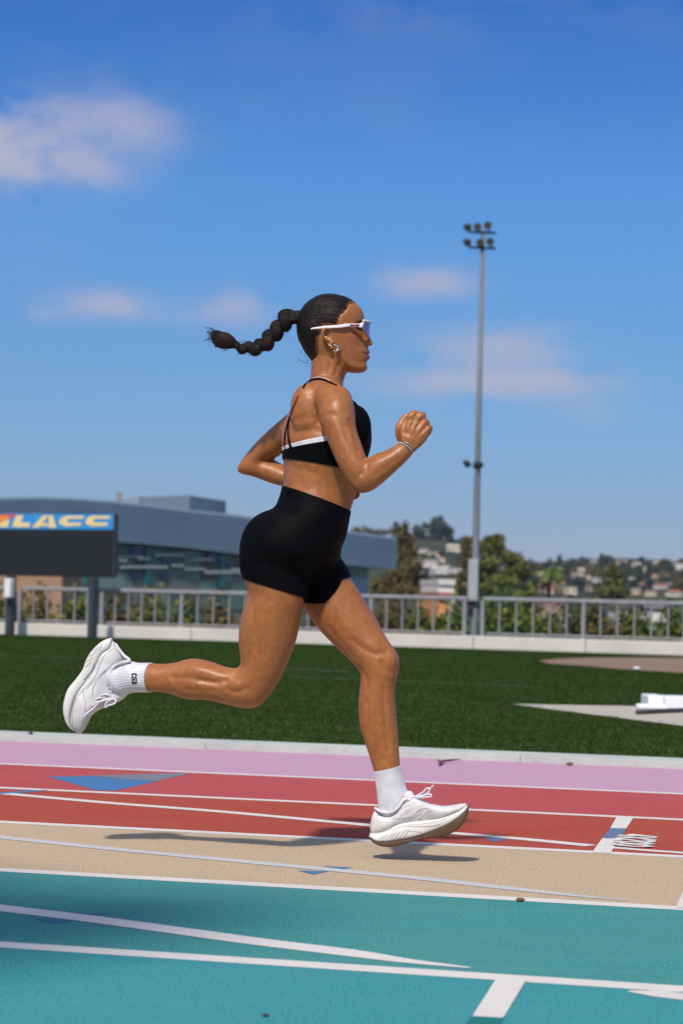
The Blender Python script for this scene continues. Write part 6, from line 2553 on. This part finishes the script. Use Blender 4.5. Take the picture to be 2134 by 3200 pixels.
for i in range(len(rows_c) - 1):
    for k in range(nh):
        a, b, c_, d = (i, k), (i, (k + 1) % nh), (i + 1, (k + 1) % nh), (i + 1, k)
        if max(cm[a], cm[b], cm[c_], cm[d]) > .01:
            Fc.append(tuple(x * nh + y for x, y in (a, b, c_, d)))
Fc_cap = list(Fc)
V.append(Vector(CGo[0].mean(0)))
for k in range(nh):
    Fc.append(((k + 1) % nh, k, len(V) - 1))
hair = mesh_np('hair', V, Fc, M_cap, person, True)
_at = hair.data.attributes.new('cover', 'FLOAT', 'POINT')
_at.data.foreach_set('value', np.append(np.clip((poly_sd(CC, rowm, HAIR_POLY) + 14) / 75, 0, 1).ravel(), 1.0).astype(np.float32))
set_strand(hair, np.vstack([dirs.reshape(-1, 3), dirs[0].mean(0)[None]]))

tp = lambda x, y, dy=0: P(*cb(x, y), HEAD_Y + dy)
for k, (x, y, r) in enumerate(((1432, 420, .0175), (1412, 424, .0190), (1392, 428, .0188), (1372, 432, .0172))):
    c_ = tp(x, y)
    ax = (tp(1372, 440) - tp(1432, 415)).normalized()
    u = ax.cross(Vector((0, 1, 0))).normalized()
    w = ax.cross(u)
    pts = [c_ + u * (r * math.cos(a)) + w * (r * .95 * math.sin(a)) for a in np.linspace(0, 2 * math.pi, 25)]
    V, Fc = tube_np(pts, .0030, 8, False)
    if k == 0:
        coils = [(V, Fc)]
    else:
        coils.append((V, Fc))
coils.append(chain([tp(1450, 412), tp(1400, 428), tp(1350, 432)], [.018, .0165, .016], 16))
mesh_np('hair_tie', *merge(coils), M_tie, person, True)

bc = catmull([(1380, 432, .0165), (1310, 408, .0215), (1230, 490, .0225), (1165, 585, .0215), (1085, 665, .0210), (1000, 765, .0205), (900, 845, .0195), (800, 872, .0175), (690, 868, .0160), (600, 858, .0135), (545, 835, .0095)], 16)
bp = [tp(x, y) for x, y, _ in bc]
L_ = np.concatenate([[0], np.cumsum([(bp[i + 1] - bp[i]).length for i in range(len(bp) - 1)])])
braid = empty('braid', bp[0])
braid.parent = person
braid.matrix_parent_inverse = Matrix()
NL = 12
ts_l = [L_[-1] * (i + .15) / (NL - .7) for i in range(NL)]
for k, tl in enumerate(ts_l):
    i = int(np.searchsorted(L_, min(tl, L_[-1] - 1e-4)))
    p_, R_ = bp[i], bc[i][2]
    t = (bp[min(i + 2, len(bp) - 1)] - bp[max(i - 2, 0)]).normalized()
    w = Vector((0, 1, 0))
    u = t.cross(w).normalized()
    sg = 1 if k % 2 == 0 else -1
    al = (t * .80 + u * (.60 * sg)).normalized()          # each tress slants over the one before
    ac = al.cross(w).normalized()
    hl = max(R_ * 1.22, L_[-1] / NL * .88)
    c_ = p_ + u * (R_ * .16 * sg) - w * (R_ * .12 * sg)
    n, m = 28, 18
    V, Fc, SV = [], [], []
    for a in range(m + 1):
        ph = math.pi * a / m
        for q in range(n):
            th = 2 * math.pi * q / n
            cx_, cy_ = math.cos(th), math.sin(th)
            rdg = 1 + .06 * math.sin(th * 9 + k + 1.2 * math.cos(ph)) + .045 * math.sin(th * 17 + 2 * k)
            prof = math.sin(ph) ** .8
            V.append(c_ + al * (hl * math.cos(ph)) + ac * (R_ * .92 * cx_ * prof * rdg) + w * (R_ * .92 * cy_ * prof * rdg) + u * (sg * R_ * .22 * (math.sin(ph) - .6)))
            SV.append((cx_ * .5, cy_ * .5, k * .37 + .03 * math.cos(ph)))
    for a in range(m):
        for q in range(n):
            x, y = a * n + q, a * n + (q + 1) % n
            Fc.append((x, y, y + n, x + n))
    o = mesh_np('tress', *orient(V, Fc), M_hair if k % 3 else M_hair2, braid, True)
    set_strand(o, SV)
# clear band and the loose tuft
V, Fc = tube_np([tp(552, 836), tp(540, 832), tp(528, 828)], [.0098, .0088, .0096], 14)
mesh_np('hair_band', V, Fc, plain('clear_band', (.12, .10, .09), .3, .1), braid, True)
tr = random.Random(9)
hp_ = []
SVt = []
core = chain([tp(540, 832), tp(480, 795), (tp(400, 765)), tp(320, 745), tp(255, 715), tp(225, 690)], [.009, .017, .0225, .0225, .0165, .006], 20)
hp_.append(core)
for i in range(420):
    a = tr.uniform(0, 6.6066)
    q = math.sqrt(tr.random())
    sz = q * math.sin(a)
    sy = q * math.cos(a)
    ex = tr.gauss(225, 28) if i % 6 else tr.uniform(110, 220)
    mid_y = 745 + sz * 118
    end_y = 690 + sz * (75 + tr.uniform(-30, 30)) + (tr.uniform(-60, 30) if i % 6 == 0 else 0)
    pts = [tp(545, 834 + sz * 22, sy * .008), tp(450, 785 + sz * 90, sy * .020), tp(340, mid_y, sy * .025), tp((ex + 300) / 2, (mid_y + end_y) / 2 - 4 + sz * 8, sy * .022), tp(ex, end_y, sy * .016)]
    D = catmull([tuple(p_) for p_ in pts], 4)
    V, Fc = tube_np([Vector(d) for d in D], np.linspace(.0007, .00022, len(D)), 3, False)
    hp_.append((V, Fc))
for pts in ([(260, 640), (200, 590), (150, 575), (95, 572)], [(250, 650), (190, 610), (140, 630), (128, 632)], [(240, 640), (215, 600), (180, 580), (140, 578)], [(235, 740), (170, 742), (110, 752), (72, 772)], [(235, 660), (190, 640), (165, 650), (145, 640)], [(300, 840), (250, 850), (230, 830)], [(430, 890), (380, 900), (340, 890)]):
    for j in range(4):
        D = catmull([tuple(tp(x + tr.uniform(-6, 6), y + tr.uniform(-9, 9), tr.uniform(-.004, .004))) for x, y in pts], 5)
        hp_.append(tube_np([Vector(d) for d in D], np.linspace(.0008, .0002, len(D)), 3, False))
V, Fc = merge(hp_)
o = mesh_np('tuft', V, Fc, M_hair2, braid, True)
set_strand(o, [((v - bp[-1]).normalized() * .6) for v in V])
# single hairs combed back over the cap towards the tie, feathering the hairline
CT = BVHTree.FromPolygons([Vector(v) for v in CGo.reshape(-1, 3)], [f for f in Fc_cap if len(f) == 4])
sh = []
cand = np.argwhere((cm > .03) & (cm < .75))
cand2 = np.argwhere(cm >= .75)
for q in range(1500):
    src = cand if q < 1150 else cand2
    a, b = src[tr.randrange(len(src))]
    p_ = Vector(CG[a, b]) + Vector((tr.uniform(-.003, .003), tr.uniform(-.003, .003), tr.uniform(-.003, .003)))
    pts = []
    tie_v = Vector(TIE)
    L0 = (tie_v - p_).length
    n_s = 7
    reach = tr.uniform(.25, .55) if q < 1150 else tr.uniform(.3, .9)
    for k in range(n_s):
        x = p_.lerp(tie_v, reach * k / (n_s - 1))
        h = CT.find_nearest(x)
        if h[0] is None:
            break
        base_ = h[0] + h[1] * .0004
        if k == 0:
            e = TREE.find_nearest(p_)
            base_ = e[0] - e[1] * .0003
        pts.append(base_)
    if len(pts) == n_s:
        sh.append(tube_np(pts, np.linspace(.0003, .0005, n_s), 3, False))
V, Fc = merge(sh)
o = mesh_np('combed_hair', V, Fc, M_hair, hair, True)
set_strand(o, [(0, 0, 0)] * len(V))
# flyaways
fl = []
for pts in ([(240, 1100), (215, 1130), (215, 1180), (235, 1170)], [(330, 1290), (270, 1320), (190, 1270), (150, 1240)], [(385, 1330), (330, 1340), (250, 1320), (200, 1280)], [(380, 1372), (330, 1385), (290, 1365)], [(170, 930), (165, 960), (190, 990)], [(300, 1240), (275, 1200), (262, 1150)], [(345, 1300), (300, 1260), (280, 1200)]):
    D = catmull([tuple(P(*c2(x, y), HEAD_Y - .02)) for x, y in pts], 6)
    fl.append(tube_np([Vector(d) for d in D], np.linspace(.0006, .00025, len(D)), 4, False))
for i in range(70):
    x = tr.uniform(560, 1370)
    j = min(range(len(bc)), key=lambda k_: abs(bc[k_][0] - x))
    sg = tr.choice([-1, 1])
    R_ = bc[j][2] / 1.0 * 4.612 * FPX / HEAD_Y
    t = (bp[min(j + 1, len(bp) - 1)] - bp[max(j - 1, 0)]).normalized()
    u = t.cross(Vector((0, 1, 0))).normalized() * sg
    b0 = bp[j] + u * bc[j][2] * .85 + Vector((0, tr.uniform(-.012, .012), 0))
    ln = tr.uniform(.006, .016)
    D = [b0, b0 + u * ln * .4 + t * ln * .5, b0 + u * ln * .5 + t * ln * tr.uniform(.8, 1.3)]
    fl.append(tube_np(D, [.0004, .0003, .0002], 3, False))
V, Fc = merge(fl)
o = mesh_np('loose_hair', V, Fc, M_hair, person, True)
set_strand(o, [(0, 0, 0)] * len(V))

# ---------------------------------------------------------------- sunglasses
M_frame = plain('white_frame', (0.74, 0.74, 0.77), .3, .03)
EYL = HEAD_Y
temple = [(372, 762, 374, 781, EYL - .0800, .0020), (430, 748, 430, 777, EYL - .0805, .0026), (520, 736, 520, 772, EYL - .081, .0028), (650, 722, 650, 766, EYL - .0810, .0030), (780, 711, 780, 760, EYL - .0805, .0030), (860, 703, 862, 755, EYL - .0795, .0030), (930, 688, 945, 743, EYL - .0745, .0032),
          (1010, 686, 1010, 735, EYL - .0680, .0032), (1100, 687, 1100, 736, EYL - .0620, .0034), (1165, 688, 1160, 748, EYL - .0595, .0036), (1205, 668, 1200, 758, EYL - .0585, .0036), (1240, 654, 1226, 728, EYL - .0570, .0034)]
V, Fc = loft(temple, c2, 5, 20, 4.0, (.4, .4))
glasses = mesh_np('sunglasses', V, Fc, M_frame, person, True)
V, Fc = loft([(a, b, c_, d, 2 * EYL - e, f) for a, b, c_, d, e, f in temple], c2, 5, 20, 4.0, (.4, .4))
mesh_np('temple', V, Fc, M_frame, glasses, True)


def lens_x(s, row):
    f = np.interp(row, [655, 930, 1000], [1346, 1332, 1312])
    return f - 118 * abs(s) ** 2.1


brow_pts = []
for s in np.linspace(-1, 1, 25):
    q = P(*c2(lens_x(s, 668) + 2, 668 + 10 * abs(s) ** 2), EYL)
    brow_pts.append(Vector((q.x, EYL + .0585 * s, q.z)))
V, Fc = chain(brow_pts, [.0034] + [.0029] * 23 + [.0034], 10)
mesh_np('brow_bar', V, Fc, M_frame, glasses, True)
m, t, b = new_mat('lilac_mirror_lens')
v = coords(t)
tint = mix_color(t, remap(t, noise_tex(t, v, 42, 3, .6), .35, .65), (0.085, 0.075, 0.30), (0.30, 0.25, 0.50))
t.links.new(tint, b.inputs['Base Color'])
b.inputs['Roughness'].default_value = .12
b.inputs['Metallic'].default_value = .35
b.inputs['Alpha'].default_value = .86
b.inputs['Coat Weight'].default_value = .5
LG = []
ns_, nr_ = 48, 18
for i in range(ns_ + 1):
    s = -1 + 2 * i / ns_
    bot = 1000 - 172 * abs(s) ** 1.25
    if abs(s) < .16:
        bot = 1000 - (1 - (abs(s) / .16) ** 2) * 110
    top = 672 + 14 * abs(s) ** 2
    for j in range(nr_ + 1):
        row = top + (bot - top) * j / nr_
        q = P(*c2(lens_x(s, row), row), EYL)
        LG.append(Vector((q.x, EYL + .0585 * s, q.z)))
Fc = []
for i in range(ns_):
    for j in range(nr_):
        a = i * (nr_ + 1) + j
        Fc.append((a, a + 1, a + nr_ + 2, a + nr_ + 1))
lens = mesh_np('lens', LG, Fc, m, glasses, True)
sol = lens.modifiers.new('thickness', 'SOLIDIFY')
sol.thickness = .0016
edge = [LG[i * (nr_ + 1) + nr_] for i in range(ns_ + 1)]
V, Fc = chain(edge, [.0009] * len(edge), 6)
mesh_np('lens_edge', V, Fc, plain('violet_lens_edge', (.10, .03, .10), .3, .1), glasses, True)
# badge on the arm: black panel with a pink ring
q = [P(*c2(x, y), EYL - .0725 + (x - 1012) * .0000610 - .0006) for x, y in ((1024, 697), (1166, 697), (1158, 728), (1012, 722))]
bm = bmesh.new()
f = bm.faces.new([bm.verts.new(v_) for v_ in q])
r = bmesh.ops.extrude_face_region(bm, geom=[f])
bmesh.ops.translate(bm, vec=Vector((0, .0012, 0)), verts=[e for e in r['geom'] if isinstance(e, bmesh.types.BMVert)])
bmesh.ops.recalc_face_normals(bm, faces=bm.faces)
from_bm('badge', bm, M_eye, glasses)
ring = []
for a in np.linspace(0, 2 * math.pi, 21):
    x, y = 1088 + 34 * math.cos(a), 710 + 9.5 * math.sin(a)
    ring.append(P(*c2(x, y), EYL - .0725 + (x - 1012) * .0000610 - .0012))
V, Fc = tube_np(ring, .0009, 6, False)
mesh_np('badge_ring', V, Fc, plain('pink_ring', (.75, .05, .20), .4, .05), glasses)

# ---------------------------------------------------------------- jewellery
M_silver = plain('polished_silver', (.78, .77, .74), .15, .05, metallic=1.0)
M_gold = plain('polished_gold', (.80, .52, .20), .18, .05, metallic=1.0)


def torus(name, c_, u, w, r0, r1, mat, a0=0, a1=2 * math.pi, taper=False):
    pts = [c_ + u * (r0 * math.cos(a)) + w * (r0 * math.sin(a)) for a in np.linspace(a0, a1, 25)]
    rr = [r1 * (.45 + .55 * math.sin(math.pi * i / 24)) if taper else r1 for i in range(25)]
    V, Fc = tube_np(pts, rr, 10, taper)
    return mesh_np(name, V, Fc, mat, person, True)


U, W, D_ = Vector((1, 0, 0)), Vector((0, 0, 1)), Vector((0, 1, 0))
e0 = er(772, 1085, EYL - .079)
torus('hoop_earring', e0, (U * .75 + D_ * .55).normalized(), W, .0090, .0038, M_silver, -2.2, 2.3, True)
torus('small_hoop_earring', er(708, 1058, EYL - .078), (U * .6 + D_ * .8).normalized(), W, .0048, .0016, M_gold)
torus('small_hoop_earring', er(684, 1040, EYL - .079), (U * .6 + D_ * .8).normalized(), W, .0038, .0014, M_gold)
torus('ear_cuff', er(622, 918, EYL - .086), (U * .9 + W * .3).normalized(), D_, .0050, .0018, M_gold)
# bracelets round the near wrist
wc = (hp(505, 1002, HY) + hp(788, 1222, HY)) / 2
wu = (hp(790, 1222, HY) - hp(500, 1002, HY)) / 2
wn = wu.cross(D_).normalized()
ov = lambda a, k, sx=1.0: wc + wu * (1.05 * sx * math.cos(a)) + D_ * (-.0285 * math.sin(a)) + wn * k
for k, mt in ((-.0016, M_tie), (.0012, M_silver)):
    pts = [ov(a, k + .0045 * math.sin(a)) for a in np.linspace(0, 2 * math.pi, 41)]
    V, Fc = tube_np(pts, .0013, 8, False)
    mesh_np('bracelet', V, Fc, mt, person, True)
bl = []
for i in range(46):
    a = 2 * math.pi * i / 46
    bl.append(ellipsoid(ov(a, -.0042 + .0045 * math.sin(a)), (Vector((.0014, 0, 0)), Vector((0, .0014, 0)), Vector((0, 0, .0014))), 8, 6))
mesh_np('bead_bracelet', *merge(bl), plain('white_bead', (.75, .74, .72), .3, .05), person, True)
